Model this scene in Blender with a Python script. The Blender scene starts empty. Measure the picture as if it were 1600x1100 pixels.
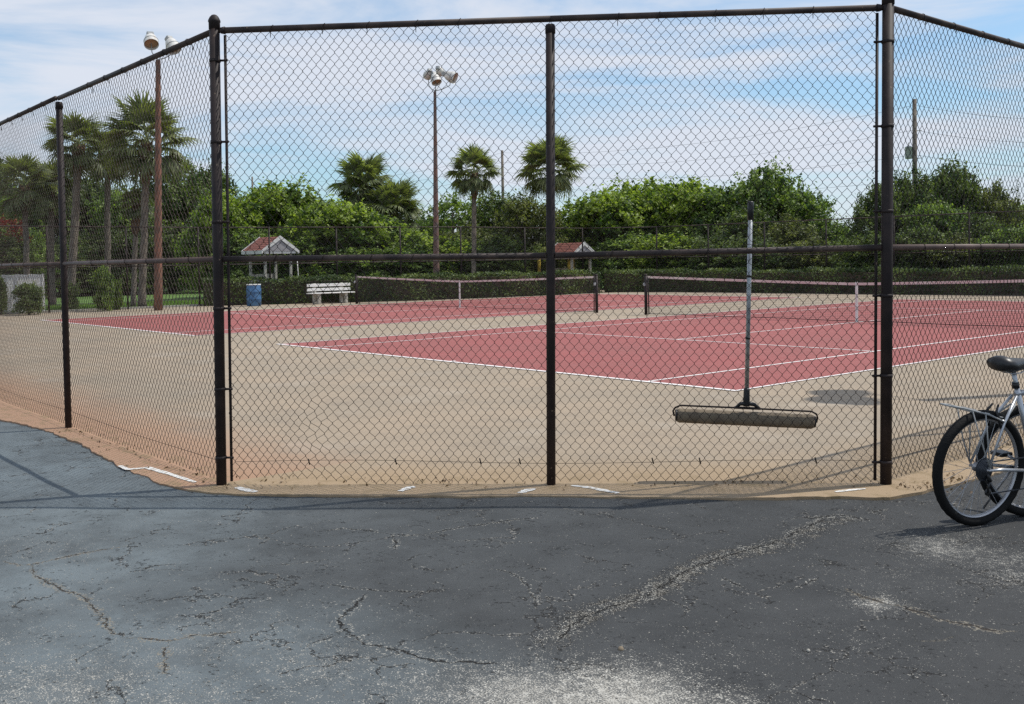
import bpy, math, random
import numpy as np
from mathutils import Vector, Matrix
R_ = random.Random(7)
NP = np.random.default_rng(11)
SC = bpy.context.scene
COL = SC.collection

# ------------------------------------------------------------------ camera, sky, sun, exposure
CAM = np.array([7.3347, -9.7733, 1.5532]); FPX = 1622.16; CX, CY = 795.05, 461.36
yaw, pitch, roll = -.8579, -.0331, -.0171
def cam_axes():
    cy, sy, cp, sp, cr, sr = math.cos(yaw), math.sin(yaw), math.cos(pitch), math.sin(pitch), math.cos(roll), math.sin(roll)
    f = np.array([sy*cp, cy*cp, sp]); r = np.array([cy, -sy, 0]); u = np.cross(r, f)
    return cr*r + sr*u, -sr*r + cr*u, f
RV, UV, FV = cam_axes()
cd = bpy.data.cameras.new('camera'); cam = bpy.data.objects.new('camera', cd); COL.objects.link(cam)
cam.matrix_world = Matrix([[RV[0], UV[0], -FV[0], CAM[0]], [RV[1], UV[1], -FV[1], CAM[1]], [RV[2], UV[2], -FV[2], CAM[2]], [0, 0, 0, 1]])
cd.sensor_width = 36; cd.lens = FPX/1600*36; cd.shift_x = (800-CX)/1600; cd.shift_y = (CY-550)/1600
cd.clip_start = .05; cd.clip_end = 3000
SC.camera = cam

SUN_AZ = math.atan2(.432, .902); SUN_EL = math.radians(59)
wd = bpy.data.worlds.new('World'); SC.world = wd; wd.use_nodes = True
nt = wd.node_tree; nt.nodes.clear()
def N(nt, t, **k):
    n = nt.nodes.new(t)
    for a, b in k.items(): setattr(n, a, b)
    return n
out = N(nt, 'ShaderNodeOutputWorld'); bg = N(nt, 'ShaderNodeBackground'); bg.inputs[1].default_value = .12
sky = N(nt, 'ShaderNodeTexSky', sky_type='NISHITA', sun_disc=False); sky.sun_elevation = SUN_EL; sky.sun_rotation = SUN_AZ
sky.air_density = 1.0; sky.dust_density = .6; sky.ozone_density = 2.0
tc = N(nt, 'ShaderNodeTexCoord')
mp = N(nt, 'ShaderNodeMapping'); mp.inputs['Scale'].default_value = (2.3, 2.3, 15); mp.inputs['Location'].default_value = (3.1, 1.3, .35)
nz = N(nt, 'ShaderNodeTexNoise'); nz.inputs['Scale'].default_value = 1.0; nz.inputs['Detail'].default_value = 9; nz.inputs['Roughness'].default_value = .58; nz.inputs['Distortion'].default_value = .5
mr = N(nt, 'ShaderNodeMapRange'); mr.interpolation_type = 'SMOOTHSTEP'
mr.inputs['From Min'].default_value = .36; mr.inputs['From Max'].default_value = .60; mr.inputs['To Min'].default_value = .25; mr.inputs['To Max'].default_value = .97
mix = N(nt, 'ShaderNodeMix', data_type='RGBA'); mix.inputs['B'].default_value = (6.1, 6.5, 7.3, 1)
hs = N(nt, 'ShaderNodeMix', data_type='RGBA', blend_type='MULTIPLY'); hs.inputs['Factor'].default_value = 1; hs.inputs['B'].default_value = (.76, 1.07, 1.19, 1)
L = nt.links.new
L(tc.outputs['Generated'], mp.inputs[0]); L(mp.outputs[0], nz.inputs[0]); L(nz.outputs[0], mr.inputs[0]); L(mr.outputs[0], mix.inputs['Factor'])
L(sky.outputs[0], hs.inputs['A']); L(hs.outputs['Result'], mix.inputs['A']); L(mix.outputs['Result'], bg.inputs[0]); L(bg.outputs[0], out.inputs[0])

sl = bpy.data.lights.new('sun', 'SUN'); sl.energy = 3.6; sl.angle = math.radians(.53); sl.color = (1, .955, .88)
so = bpy.data.objects.new('sun', sl); COL.objects.link(so)
sd = Vector((math.sin(SUN_AZ)*math.cos(SUN_EL), math.cos(SUN_AZ)*math.cos(SUN_EL), math.sin(SUN_EL)))
so.rotation_euler = sd.to_track_quat('Z', 'Y').to_euler(); so.location = (0, 0, 30)
SC.view_settings.view_transform = 'Standard'; SC.view_settings.look = 'None'; SC.view_settings.exposure = 0.0; SC.view_settings.gamma = 1
SC.render.engine = 'CYCLES'; SC.cycles.max_bounces = 5; SC.cycles.transparent_max_bounces = 4; SC.cycles.diffuse_bounces = 3
SC.cycles.transmission_bounces = 3; SC.cycles.glossy_bounces = 2; SC.cycles.use_denoising = False

# ------------------------------------------------------------------ surveying helpers (photo measurements to ground positions)
def ray(px, py): return (px-CX)/FPX*RV - (py-CY)/FPX*UV + FV
def gp(px, py, z=0.):
    d = ray(px, py); return CAM + (z-CAM[2])/d[2]*d
def gd(px, depth, z=0.):
    b = CAM + depth*((px-CX)/FPX*RV + FV); t = (z-b[2])/UV[2]; return b + t*UV
def hz(base, py):        # height of a point above base seen at row py
    lo, hi = -1., 60.
    for _ in range(40):
        m = (lo+hi)/2; d = np.array([base[0], base[1], m])-CAM
        y = CY-FPX*(d@UV)/(d@FV)
        if y > py: lo = m
        else: hi = m
    return lo
def dep(px, py, depth): return CAM + depth*ray(px, py)

# ------------------------------------------------------------------ materials
def mat(name, col, rough=.6, metal=0., noise=None, bump=None, spec=.5, spots=None):
    """noise=(scale, colour2, lo, hi, detail); bump=(scale, strength, distance); spots=(scale, colour, threshold)"""
    m = bpy.data.materials.new(name); m.use_nodes = True; t = m.node_tree; b = t.nodes['Principled BSDF']
    b.inputs['Base Color'].default_value = (*col, 1); b.inputs['Roughness'].default_value = rough; b.inputs['Metallic'].default_value = metal
    b.inputs['Specular IOR Level'].default_value = spec
    c = N(t, 'ShaderNodeTexCoord'); last = None
    if noise:
        n = N(t, 'ShaderNodeTexNoise'); n.inputs['Scale'].default_value = noise[0]; n.inputs['Detail'].default_value = noise[4] if len(noise) > 4 else 5
        r = N(t, 'ShaderNodeMapRange'); r.inputs['From Min'].default_value = noise[2]; r.inputs['From Max'].default_value = noise[3]
        x = N(t, 'ShaderNodeMix', data_type='RGBA'); x.inputs['A'].default_value = (*col, 1); x.inputs['B'].default_value = (*noise[1], 1)
        t.links.new(c.outputs['Object'], n.inputs[0]); t.links.new(n.outputs[0], r.inputs[0]); t.links.new(r.outputs[0], x.inputs['Factor']); last = x.outputs['Result']
    if spots:
        n = N(t, 'ShaderNodeTexNoise'); n.inputs['Scale'].default_value = spots[0]; n.inputs['Detail'].default_value = 3
        r = N(t, 'ShaderNodeMapRange'); r.inputs['From Min'].default_value = spots[2]; r.inputs['From Max'].default_value = spots[2]+.04
        x = N(t, 'ShaderNodeMix', data_type='RGBA'); x.inputs['B'].default_value = (*spots[1], 1); x.inputs['A'].default_value = (*col, 1)
        if last: t.links.new(last, x.inputs['A'])
        t.links.new(c.outputs['Object'], n.inputs[0]); t.links.new(n.outputs[0], r.inputs[0]); t.links.new(r.outputs[0], x.inputs['Factor']); last = x.outputs['Result']
    if last: t.links.new(last, b.inputs['Base Color'])
    if bump:
        n = N(t, 'ShaderNodeTexNoise'); n.inputs['Scale'].default_value = bump[0]; n.inputs['Detail'].default_value = 4
        u = N(t, 'ShaderNodeBump'); u.inputs['Strength'].default_value = bump[1]; u.inputs['Distance'].default_value = bump[2]
        t.links.new(c.outputs['Object'], n.inputs[0]); t.links.new(n.outputs[0], u.inputs['Height']); t.links.new(u.outputs[0], b.inputs['Normal'])
    return m

def leafmat(name, dark, light, trans=.35, sheen=.35):
    m = bpy.data.materials.new(name); m.use_nodes = True; t = m.node_tree; b = t.nodes['Principled BSDF']; o = t.nodes['Material Output']
    a = N(t, 'ShaderNodeAttribute', attribute_name='tone')
    x = N(t, 'ShaderNodeMix', data_type='RGBA'); x.inputs['A'].default_value = (*dark, 1); x.inputs['B'].default_value = (*light, 1)
    t.links.new(a.outputs['Fac'], x.inputs['Factor']); t.links.new(x.outputs['Result'], b.inputs['Base Color'])
    b.inputs['Roughness'].default_value = .5; b.inputs['Specular IOR Level'].default_value = sheen
    tr = N(t, 'ShaderNodeBsdfTranslucent'); h = N(t, 'ShaderNodeMix', data_type='RGBA', blend_type='MULTIPLY'); h.inputs['Factor'].default_value = 1
    h.inputs['B'].default_value = (1.35, 1.5, .5, 1); t.links.new(x.outputs['Result'], h.inputs['A']); t.links.new(h.outputs['Result'], tr.inputs[0])
    s = N(t, 'ShaderNodeMixShader'); s.inputs[0].default_value = trans
    t.links.new(b.outputs[0], s.inputs[1]); t.links.new(tr.outputs[0], s.inputs[2]); t.links.new(s.outputs[0], o.inputs[0])
    return m

M = {}
M['pipe'] = mat('pipe_paint', (.022, .016, .016), .6, spec=.25, noise=(9, (.040, .028, .026), .4, .7), bump=(60, .25, .002), spots=(40, (.16, .12, .09), .70))
M['piperail'] = mat('rail_paint', (.034, .025, .024), .6, spec=.3, noise=(5, (.085, .06, .05), .4, .65), bump=(70, .2, .002), spots=(26, (.2, .14, .09), .72))
M['railwing'] = mat('sunlit_rail', (.10, .068, .058), .55, spec=.3, noise=(5, (.15, .10, .085), .4, .65), bump=(70, .2, .002), spots=(26, (.26, .2, .15), .72))  # lighter copy of the rail paint: sunlight on the wing mid rails put into colour
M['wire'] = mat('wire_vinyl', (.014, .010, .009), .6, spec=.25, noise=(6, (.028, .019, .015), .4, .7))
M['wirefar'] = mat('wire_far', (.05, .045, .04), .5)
M['wirebrown'] = mat('wire_sunlit', (.022, .014, .012), .6, spec=.3, noise=(3, (.05, .028, .022), .4, .65))  # redder copy of the wire: the left wing's sunlit look is in the colour
M['steel'] = mat('brushed_steel', (.42, .44, .46), .38, .6, noise=(30, (.2, .21, .22), .5, .75), bump=(120, .2, .001))
M['black'] = mat('black_plastic', (.012, .012, .013), .4, bump=(80, .15, .001))
M['foam'] = mat('roller_foam', (.20, .16, .112), .95, noise=(9, (.135, .105, .075), .45, .7), bump=(120, .35, .003))
M['white'] = mat('white_paint', (.74, .73, .70), .6, noise=(7, (.55, .53, .48), .5, .75))
M['line'] = mat('line_paint', (.80, .76, .73), .75, noise=(25, (.62, .52, .48), .55, .8))
M['band'] = mat('net_band', (.62, .47, .45), .85, noise=(2, (.70, .62, .58), .4, .65))
M['conc'] = mat('bench_concrete', (.48, .45, .39), .9, noise=(9, (.3, .28, .24), .45, .7), bump=(50, .4, .004))
M['wood'] = mat('pole_wood', (.22, .105, .07), .85, noise=(3, (.12, .07, .05), .4, .65), bump=(30, .5, .01))
M['woodworn'] = mat('weathered_pole_wood', (.15, .115, .10), .85, noise=(2.5, (.19, .10, .075), .4, .65), bump=(30, .5, .01))
M['woodgrey'] = mat('utility_pole_wood', (.20, .165, .135), .9, noise=(4, (.12, .10, .085), .4, .65), bump=(30, .5, .01))
M['trunk'] = mat('palm_bark', (.22, .185, .145), .95, noise=(6, (.13, .11, .09), .4, .65), bump=(22, 1., .04))
M['boots'] = mat('palm_boots', (.16, .095, .055), .95, noise=(9, (.08, .05, .03), .4, .65), bump=(22, 1., .04))
M['bark'] = mat('tree_bark', (.09, .07, .05), .95, noise=(9, (.05, .04, .03), .4, .65), bump=(22, .6, .02))
M['roof'] = mat('roof_shingle', (.25, .085, .062), .9, noise=(8, (.17, .06, .048), .4, .65), bump=(14, .6, .02))
M['blue'] = mat('barrel_blue', (.045, .125, .26), .5, noise=(6, (.09, .2, .36), .45, .6), bump=(20, .2, .01), spots=(9, (.02, .04, .09), .62))
M['yellow'] = mat('yellow_pad', (.55, .38, .04), .6, noise=(5, (.4, .3, .08), .4, .7))
M['cap'] = mat('lamp_shell', (.66, .64, .60), .45, noise=(6, (.5, .46, .42), .45, .7))
M['lampin'] = mat('lamp_inside', (.33, .22, .13), .5)
M['rubber'] = mat('tyre_rubber', (.009, .009, .009), .8, spec=.2, bump=(90, .8, .004))
M['rim'] = mat('rim_alloy', (.40, .40, .41), .35, .7)
M['chrome'] = mat('silver_frame', (.44, .46, .49), .3, .6)
M['frame2'] = mat('dark_frame', (.035, .04, .05), .35, .2)
M['red'] = mat('red_reflector', (.4, .02, .02), .4)
M['cable'] = mat('cable', (.03, .03, .03), .6)
M['transf'] = mat('transformer_grey', (.30, .31, .31), .5)
M['mark'] = mat('white_kerb_paint', (.70, .69, .66), .8, noise=(30, (.42, .36, .28), .5, .62), bump=(60, .3, .002))
M['leafbright'] = leafmat('leaf_bright', (.05, .10, .02), (.37, .45, .10), .38)
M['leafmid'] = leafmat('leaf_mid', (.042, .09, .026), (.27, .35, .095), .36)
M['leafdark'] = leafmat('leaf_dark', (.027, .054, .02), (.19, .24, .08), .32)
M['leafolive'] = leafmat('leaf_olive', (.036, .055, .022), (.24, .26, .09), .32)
M['leafhedge'] = leafmat('leaf_hedge', (.032, .058, .024), (.22, .27, .10), .25, .25)
M['leafred'] = leafmat('leaf_red', (.12, .015, .012), (.30, .035, .025), .25)
M['palm'] = leafmat('palm_blade', (.07, .095, .04), (.33, .36, .17), .34, .4)
M['grassblade'] = leafmat('grass_blade', (.10, .20, .03), (.22, .36, .07), .35)

# ------------------------------------------------------------------ object helpers
def tag(o, label=None, cat=None, group=None, kind=None):
    if label: o['label'] = label
    if cat: o['category'] = cat
    if group: o['group'] = group
    if kind: o['kind'] = kind
    return o
def empty(name, loc=(0, 0, 0), rz=0., parent=None):
    o = bpy.data.objects.new(name, None); COL.objects.link(o); o.empty_display_size = .3
    o.location = loc; o.rotation_euler = (0, 0, rz)
    if parent: o.parent = parent
    return o
class MB:
    def __init__(s): s.v = []; s.f = []; s.s = []
    def add(s, vs, fs, smooth=False):
        b = len(s.v); s.v += [tuple(map(float, q)) for q in vs]; s.f += [tuple(b+i for i in q) for q in fs]; s.s += [smooth]*len(fs); return s
    def box(s, lo, hi, M_=None, bev=0.):
        (x0, y0, z0), (x1, y1, z1) = lo, hi
        if bev > 0:
            vs = []; 
            for z, i in ((z0, bev), (z0+bev, 0), (z1-bev, 0), (z1, bev)):
                for (sx, sy) in ((0, 0), (1, 0), (1, 1), (0, 1)):
                    cxx = (x0 if sx == 0 else x1); cyy = (y0 if sy == 0 else y1)
                    dx = 1 if sx == 0 else -1; dy = 1 if sy == 0 else -1
                    a = (cxx+dx*(i+bev), cyy+dy*i, z); b = (cxx+dx*i, cyy+dy*(i+bev), z)
                    vs += [b, a] if (sx, sy) in ((0, 0), (1, 1)) else [a, b]
            fs = [tuple(reversed(range(8)))] + [(k*8+i, k*8+(i+1) % 8, (k+1)*8+(i+1) % 8, (k+1)*8+i) for k in range(3) for i in range(8)] + [tuple(range(24, 32))]
        else:
            vs = [(x, y, z) for z in (z0, z1) for (x, y) in ((x0, y0), (x1, y0), (x1, y1), (x0, y1))]
            fs = [(3, 2, 1, 0), (4, 5, 6, 7), (0, 1, 5, 4), (1, 2, 6, 5), (2, 3, 7, 6), (3, 0, 4, 7)]
        if M_ is not None: vs = [M_ @ Vector(q) for q in vs]
        return s.add(vs, fs)
    def tube(s, pts, r, n=8, cap=True, closed=False):
        P = [Vector(p) for p in pts]; rs = r if isinstance(r, (list, tuple)) else [r]*len(P)
        m = len(P); rings = []; up = None
        for i, p in enumerate(P):
            if closed: t = P[(i+1) % m]-P[i-1]
            else: t = P[min(i+1, m-1)]-P[max(i-1, 0)]
            t.normalize()
            if up is None: up = t.orthogonal().normalized()
            else:
                up = up-t*up.dot(t); up = up.normalized() if up.length > 1e-6 else t.orthogonal().normalized()
            w = t.cross(up)
            rings.append([p+(up*math.cos(2*math.pi*k/n)+w*math.sin(2*math.pi*k/n))*rs[i] for k in range(n)])
        vs = [q for g_ in rings for q in g_]
        fs = [(i*n+k, i*n+(k+1) % n, ((i+1) % m)*n+(k+1) % n, ((i+1) % m)*n+k) for i in range(m if closed else m-1) for k in range(n)]
        if cap and not closed: fs += [tuple(reversed(range(n))), tuple(range((m-1)*n, m*n))]
        return s.add(vs, fs, n > 4)
    def lathe(s, prof, n=20, M_=None, cap=True):
        vs = [(r*math.cos(2*math.pi*k/n), r*math.sin(2*math.pi*k/n), z) for r, z in prof for k in range(n)]
        m = len(prof); fs = [(i*n+k, i*n+(k+1) % n, (i+1)*n+(k+1) % n, (i+1)*n+k) for i in range(m-1) for k in range(n)]
        if cap: fs += [tuple(reversed(range(n))), tuple(range((m-1)*n, m*n))]
        if M_ is not None: vs = [M_ @ Vector(q) for q in vs]
        return s.add(vs, fs, True)
    def prism(s, poly, z0, z1):
        n = len(poly); vs = [(x, y, z0) for x, y in poly]+[(x, y, z1) for x, y in poly]
        return s.add(vs, [tuple(reversed(range(n))), tuple(range(n, 2*n))]+[(i, (i+1) % n, n+(i+1) % n, n+i) for i in range(n)])
    def build(s, name, m, parent=None, loc=None):
        me = bpy.data.meshes.new(name); me.from_pydata(s.v, [], s.f); me.materials.append(m)
        me.polygons.foreach_set('use_smooth', s.s); me.update()
        o = bpy.data.objects.new(name, me); COL.objects.link(o)
        if parent: o.parent = parent
        if loc is not None: o.location = loc
        return o
def npmesh(name, v, quads, m, parent=None, tone=None, smooth=False):
    me = bpy.data.meshes.new(name); k = quads.shape[1]
    me.vertices.add(len(v)); me.vertices.foreach_set('co', np.ascontiguousarray(v, dtype=np.float32).ravel())
    me.loops.add(quads.size); me.loops.foreach_set('vertex_index', quads.astype(np.int32).ravel())
    me.polygons.add(len(quads)); me.polygons.foreach_set('loop_start', np.arange(len(quads), dtype=np.int32)*k)
    me.polygons.foreach_set('use_smooth', np.full(len(quads), smooth))
    me.update(calc_edges=True); me.validate()
    if tone is not None:
        a = me.attributes.new('tone', 'FLOAT', 'POINT'); a.data.foreach_set('value', tone.astype(np.float32))
    me.materials.append(m)
    o = bpy.data.objects.new(name, me); COL.objects.link(o)
    if parent: o.parent = parent
    return o
def linked(name, me, parent, loc=(0, 0, 0), rot=(0, 0, 0), scale=(1, 1, 1)):
    o = bpy.data.objects.new(name, me); COL.objects.link(o); o.parent = parent; o.location = loc; o.rotation_euler = rot; o.scale = scale; return o
def copy_tree(o, parent=None):
    c = o.copy(); COL.objects.link(c); c.parent = parent
    for ch in list(o.children): copy_tree(ch, c)
    return c

# ------------------------------------------------------------------ layout
PL = gp(346, 757); PC = gp(861, 757); PR = gp(1384, 756); PF = gp(107, 668)
for q in (PL, PC, PR, PF): q[2] = 0
PL[1] = PF[1] = -6.5
PL[1] = gp(346, 757)[1]; PF[1] = PL[1]+.06
FH = 3.21
BAY = PL[0]-PF[0]
FAR = [(-31.0, -6.5), (-31.0, 7.5), (-27.9, 18.0), (-27.9, 25.4), (-25.6, 28.1), (PR[0], 30.0)]

# ------------------------------------------------------------------ ground sheets
def grid_mesh(name, xs, ys, zf, m):
    X, Y = np.meshgrid(xs, ys, indexing='ij'); v = np.stack([X, Y, zf(X, Y)], -1).reshape(-1, 3); nx, ny = len(xs), len(ys)
    i = np.arange(nx-1)[:, None]*ny+np.arange(ny-1)[None, :]; q = np.stack([i, i+ny, i+ny+1, i+1], -1).reshape(-1, 4)
    return npmesh(name, v, q, m, smooth=True)
gm = bpy.data.materials.new('lawn'); gm.use_nodes = True; t = gm.node_tree; b = t.nodes['Principled BSDF']; b.inputs['Roughness'].default_value = .95
c = N(t, 'ShaderNodeTexCoord'); n1 = N(t, 'ShaderNodeTexNoise'); n1.inputs['Scale'].default_value = .35; n1.inputs['Detail'].default_value = 8
n2 = N(t, 'ShaderNodeTexNoise'); n2.inputs['Scale'].default_value = 14; n2.inputs['Detail'].default_value = 6
r1 = N(t, 'ShaderNodeValToRGB'); e = r1.color_ramp.elements; e[0].position = .35; e[0].color = (.13, .25, .04, 1); e[1].position = .65; e[1].color = (.20, .36, .07, 1)
r2 = N(t, 'ShaderNodeMix', data_type='RGBA', blend_type='MULTIPLY'); r2.inputs['Factor'].default_value = .8
bp = N(t, 'ShaderNodeBump'); bp.inputs['Strength'].default_value = 1; bp.inputs['Distance'].default_value = .06
t.links.new(c.outputs['Object'], n1.inputs[0]); t.links.new(c.outputs['Object'], n2.inputs[0]); t.links.new(n1.outputs[0], r1.inputs[0])
t.links.new(r1.outputs[0], r2.inputs['A']); t.links.new(n2.outputs[0], r2.inputs['B']); t.links.new(r2.outputs['Result'], b.inputs['Base Color'])
t.links.new(n2.outputs[0], bp.inputs['Height']); t.links.new(bp.outputs[0], b.inputs['Normal'])
MB().add([(-1500, -1500, -.09), (1500, -1500, -.09), (1500, 1500, -.09), (-1500, 1500, -.09)], [(0, 1, 2, 3)]).build('lawn', gm)['kind'] = 'structure'

# asphalt: one uneven sheet with surveyed cracks, ravelled bands and worn patches stored per vertex
xs = np.concatenate([np.arange(-40, -5.6, .6), np.arange(-5.6, 7.2, .04), np.arange(7.2, 40, .6)])
ys = np.concatenate([np.arange(-40, -9.4, .6), np.arange(-9.4, -.4, .04), np.arange(-.4, 31, .6)])
def hgt(X, Y):
    return -.012+.0035*np.sin(X*1.9+.7*Y)+.003*np.sin(Y*2.7-X)+.002*np.sin(5.1*X+3.3*Y+1)-.002
def dist_path(P, X, Y):
    D = np.full(X.shape, 1e9); S = np.ones(X.shape); T = np.zeros(X.shape); acc = 0.
    P = [np.array(p[:2]) for p in P]
    segs = list(zip(P[:-1], P[1:])); tot = sum(np.linalg.norm(b-a) for a, b in segs)
    for i, (a, b) in enumerate(segs):
        d = b-a; l = np.linalg.norm(d); tt = ((X-a[0])*d[0]+(Y-a[1])*d[1])/(l*l); tc_ = np.clip(tt, 0, 1)
        dd = np.hypot(X-a[0]-tc_*d[0], Y-a[1]-tc_*d[1]); cr = d[0]*(Y-a[1])-d[1]*(X-a[0]); u = dd < D-1e-9
        D = np.where(u, dd, D); S = np.where(u, np.sign(cr), S); T = np.where(u, (acc+tc_*l)/tot, T); acc += l
    return D, S, T, tot
cracks_px = [
    ([(0, 873), (30, 880), (50, 879), (90, 870), (135, 860), (205, 848)], .008, 1),
    ([(50, 879), (52, 893), (92, 915), (125, 925), (148, 945), (165, 965), (170, 980), (195, 992)], .009, 1),
    ([(195, 992), (245, 996), (268, 996), (300, 990), (340, 985), (385, 983)], .010, 1),
    ([(268, 996), (256, 1010), (257, 1030), (262, 1050)], .009, 1),
    ([(573, 923), (560, 940), (545, 955), (527, 965), (540, 985), (575, 1005), (615, 1012), (650, 1022), (688, 1031), (730, 1028), (800, 1034)], .012, 0),
    ([(540, 983), (510, 995), (482, 1007)], .010, 0),
    ([(500, 826), (545, 821), (580, 825), (612, 830), (660, 832), (700, 824), (790, 812), (850, 806)], .008, 0),
    ([(612, 830), (620, 843), (612, 858)], .008, 0),
    ([(492, 903), (530, 912), (560, 917), (640, 922), (700, 920)], .006, 0),
    ([(1322, 912), (1350, 928), (1385, 938), (1425, 946), (1470, 962), (1530, 974), (1565, 980), (1600, 979)], .012, 1),
    ([(1235, 802), (1270, 806), (1300, 800), (1330, 802), (1352, 812)], .016, 0),
    ([(1120, 894), (1150, 905), (1172, 918)], .008, 0), ([(1195, 890), (1222, 902)], .008, 0), ([(1230, 918), (1262, 906), (1285, 893)], .007, 0),
    ([(1425, 995), (1470, 995), (1500, 988)], .006, 1), ([(1230, 1074), (1280, 1088), (1330, 1100)], .008, 0),
    ([(840, 950), (835, 930), (820, 905), (800, 890), (760, 885)], .006, 0), ([(1350, 800), (1375, 793), (1400, 790)], .008, 0),
    ([(868, 1000), (905, 962), (950, 945), (1010, 925), (1040, 908), (1075, 885), (1120, 868), (1180, 852), (1225, 838)], .016, 0), ([(1225, 838), (1250, 822), (1290, 806), (1345, 812)], .016, 0), ([(1010, 925), (1045, 932), (1080, 946)], .008, 0),
    ([(400, 880), (450, 878), (520, 868)], .005, 0), ([(700, 845), (760, 838), (790, 846), (870, 842)], .005, 0),
]
ravel_px = [([(850, 1003), (875, 985), (930, 948), (1000, 930), (1035, 912), (1060, 893), (1110, 868), (1180, 856), (1235, 842), (1290, 815), (1350, 800)], .11)]
wear_px = [(60, 1090, .8, .55), (180, 1060, .7, .38), (330, 1000, .7, .35), (420, 930, .6, .12), (700, 1075, .5, .55), (820, 1085, .45, .85), (960, 1092, .5, 1.), (1090, 1100, .35, .7), (1220, 1110, .3, .3),
           (500, 1040, .5, .45), (560, 970, .4, .2), (900, 1060, .4, .45), (1470, 852, .42, .6), (1560, 870, .4, .5), (1520, 835, .3, .4), (1590, 900, .35, .5), (1372, 938, .16, .75), (1400, 900, .4, .25), (1330, 1000, .45, .2),
           (60, 850, .5, .3), (120, 930, .5, .22), (1150, 1010, .35, .2), (270, 1100, .5, .5), (20, 1000, .4, .38)]
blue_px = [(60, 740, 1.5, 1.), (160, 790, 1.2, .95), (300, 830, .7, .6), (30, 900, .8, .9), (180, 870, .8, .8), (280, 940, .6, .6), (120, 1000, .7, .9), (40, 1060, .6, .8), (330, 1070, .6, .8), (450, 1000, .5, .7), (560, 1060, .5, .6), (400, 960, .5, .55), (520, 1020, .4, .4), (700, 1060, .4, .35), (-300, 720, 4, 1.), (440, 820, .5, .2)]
def asphalt_fields(X, Y):
    wear = np.zeros(X.shape); blue = np.zeros(X.shape); rav = np.zeros(X.shape)
    for px, py, r, a in wear_px:
        g = gp(px, py); wear = np.maximum(wear, a*np.exp(-((X-g[0])**2+(Y-g[1])**2)/(r*r)*1.3))
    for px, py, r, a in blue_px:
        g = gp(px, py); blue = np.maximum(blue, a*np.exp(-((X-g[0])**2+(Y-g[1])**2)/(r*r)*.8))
    for P, w in ravel_px:
        D, S, T, tot = dist_path([gp(*q) for q in P], X, Y); rav = np.maximum(rav, np.exp(-(D/w)**2)*np.clip(T*6+.3, 0, 1)*np.clip((1-T)*6+.2, 0, 1))
    return wear, blue, rav
am = bpy.data.materials.new('asphalt'); am.use_nodes = True; t = am.node_tree; LK = t.links.new; b = t.nodes['Principled BSDF']; b.inputs['Specular IOR Level'].default_value = .18
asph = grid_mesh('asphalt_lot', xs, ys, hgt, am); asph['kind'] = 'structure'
me = asph.data; co = np.empty(len(me.vertices)*3, np.float32); me.vertices.foreach_get('co', co); co = co.reshape(-1, 3); AX, AY = co[:, 0].astype(float), co[:, 1].astype(float)
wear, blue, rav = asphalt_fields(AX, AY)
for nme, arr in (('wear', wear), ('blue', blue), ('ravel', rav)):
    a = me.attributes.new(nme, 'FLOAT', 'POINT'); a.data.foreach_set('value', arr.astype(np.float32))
c = N(t, 'ShaderNodeTexCoord').outputs['Object']
def noise(scale, det=5, rough=.5, vec=None, out_='Fac'):
    n = N(t, 'ShaderNodeTexNoise'); n.inputs['Scale'].default_value = scale; n.inputs['Detail'].default_value = det; n.inputs['Roughness'].default_value = rough; LK(vec or c, n.inputs[0]); return n.outputs[out_]
def attr(nm): return N(t, 'ShaderNodeAttribute', attribute_name=nm).outputs['Fac']
def mth(op, a, b_=None, c_=None):
    n = N(t, 'ShaderNodeMath', operation=op)
    for i, q in enumerate((a, b_, c_)):
        if q is None: continue
        if isinstance(q, (int, float)): n.inputs[i].default_value = q
        else: LK(q, n.inputs[i])
    return n.outputs[0]
def rng(v, a, b_, lo=0., hi=1., smooth=False):
    n = N(t, 'ShaderNodeMapRange'); n.inputs['From Min'].default_value = a; n.inputs['From Max'].default_value = b_; n.inputs['To Min'].default_value = lo; n.inputs['To Max'].default_value = hi
    if smooth: n.interpolation_type = 'SMOOTHSTEP'
    LK(v, n.inputs[0]); return n.outputs[0]
def mixc(f, a, b_, blend='MIX'):
    n = N(t, 'ShaderNodeMix', data_type='RGBA', blend_type=blend)
    for k, q in (('Factor', f), ('A', a), ('B', b_)):
        if isinstance(q, (int, float)): n.inputs[k].default_value = q
        elif isinstance(q, tuple): n.inputs[k].default_value = (*q, 1)
        else: LK(q, n.inputs[k])
    return n.outputs['Result']
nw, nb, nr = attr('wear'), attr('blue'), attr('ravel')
fine = noise(240, 3, .6); mid = noise(26, 6, .6); big = noise(1.3, 6, .55); speck = noise(150, 3, .6)
base = mixc(rng(big, .3, .7), (.032, .033, .034), (.050, .051, .052))
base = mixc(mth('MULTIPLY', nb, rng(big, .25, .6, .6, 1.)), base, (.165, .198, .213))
base = mixc(rng(fine, .35, .75, 0, .28), base, (.13, .132, .13))
base = mixc(mth('MULTIPLY', rng(noise(3.2, 7, .7), .45, .65), .32), base, (.024, .025, .026))
base = mixc(mth('MULTIPLY', nr, .55), base, (.022, .022, .022))
base = mixc(mth('GREATER_THAN', noise(130, 3, .7, out_='Fac'), .66), base, (.03, .03, .03))
wth = mth('ADD', mth('MULTIPLY', nw, .34), mth('MULTIPLY', rng(mid, .3, .7), .16))
sp = mth('GREATER_THAN', mth('ADD', mth('MULTIPLY', speck, .8), mth('MULTIPLY', noise(33, 4, .6), .2)), mth('SUBTRACT', .725, mth('MULTIPLY', wth, .62)))
wsoft = mth('MULTIPLY', rng(mth('ADD', nw, mth('MULTIPLY', mid, .5)), .6, 1.25, 0, 1, True), .62)
base = mixc(wsoft, base, (.205, .205, .195))
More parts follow.
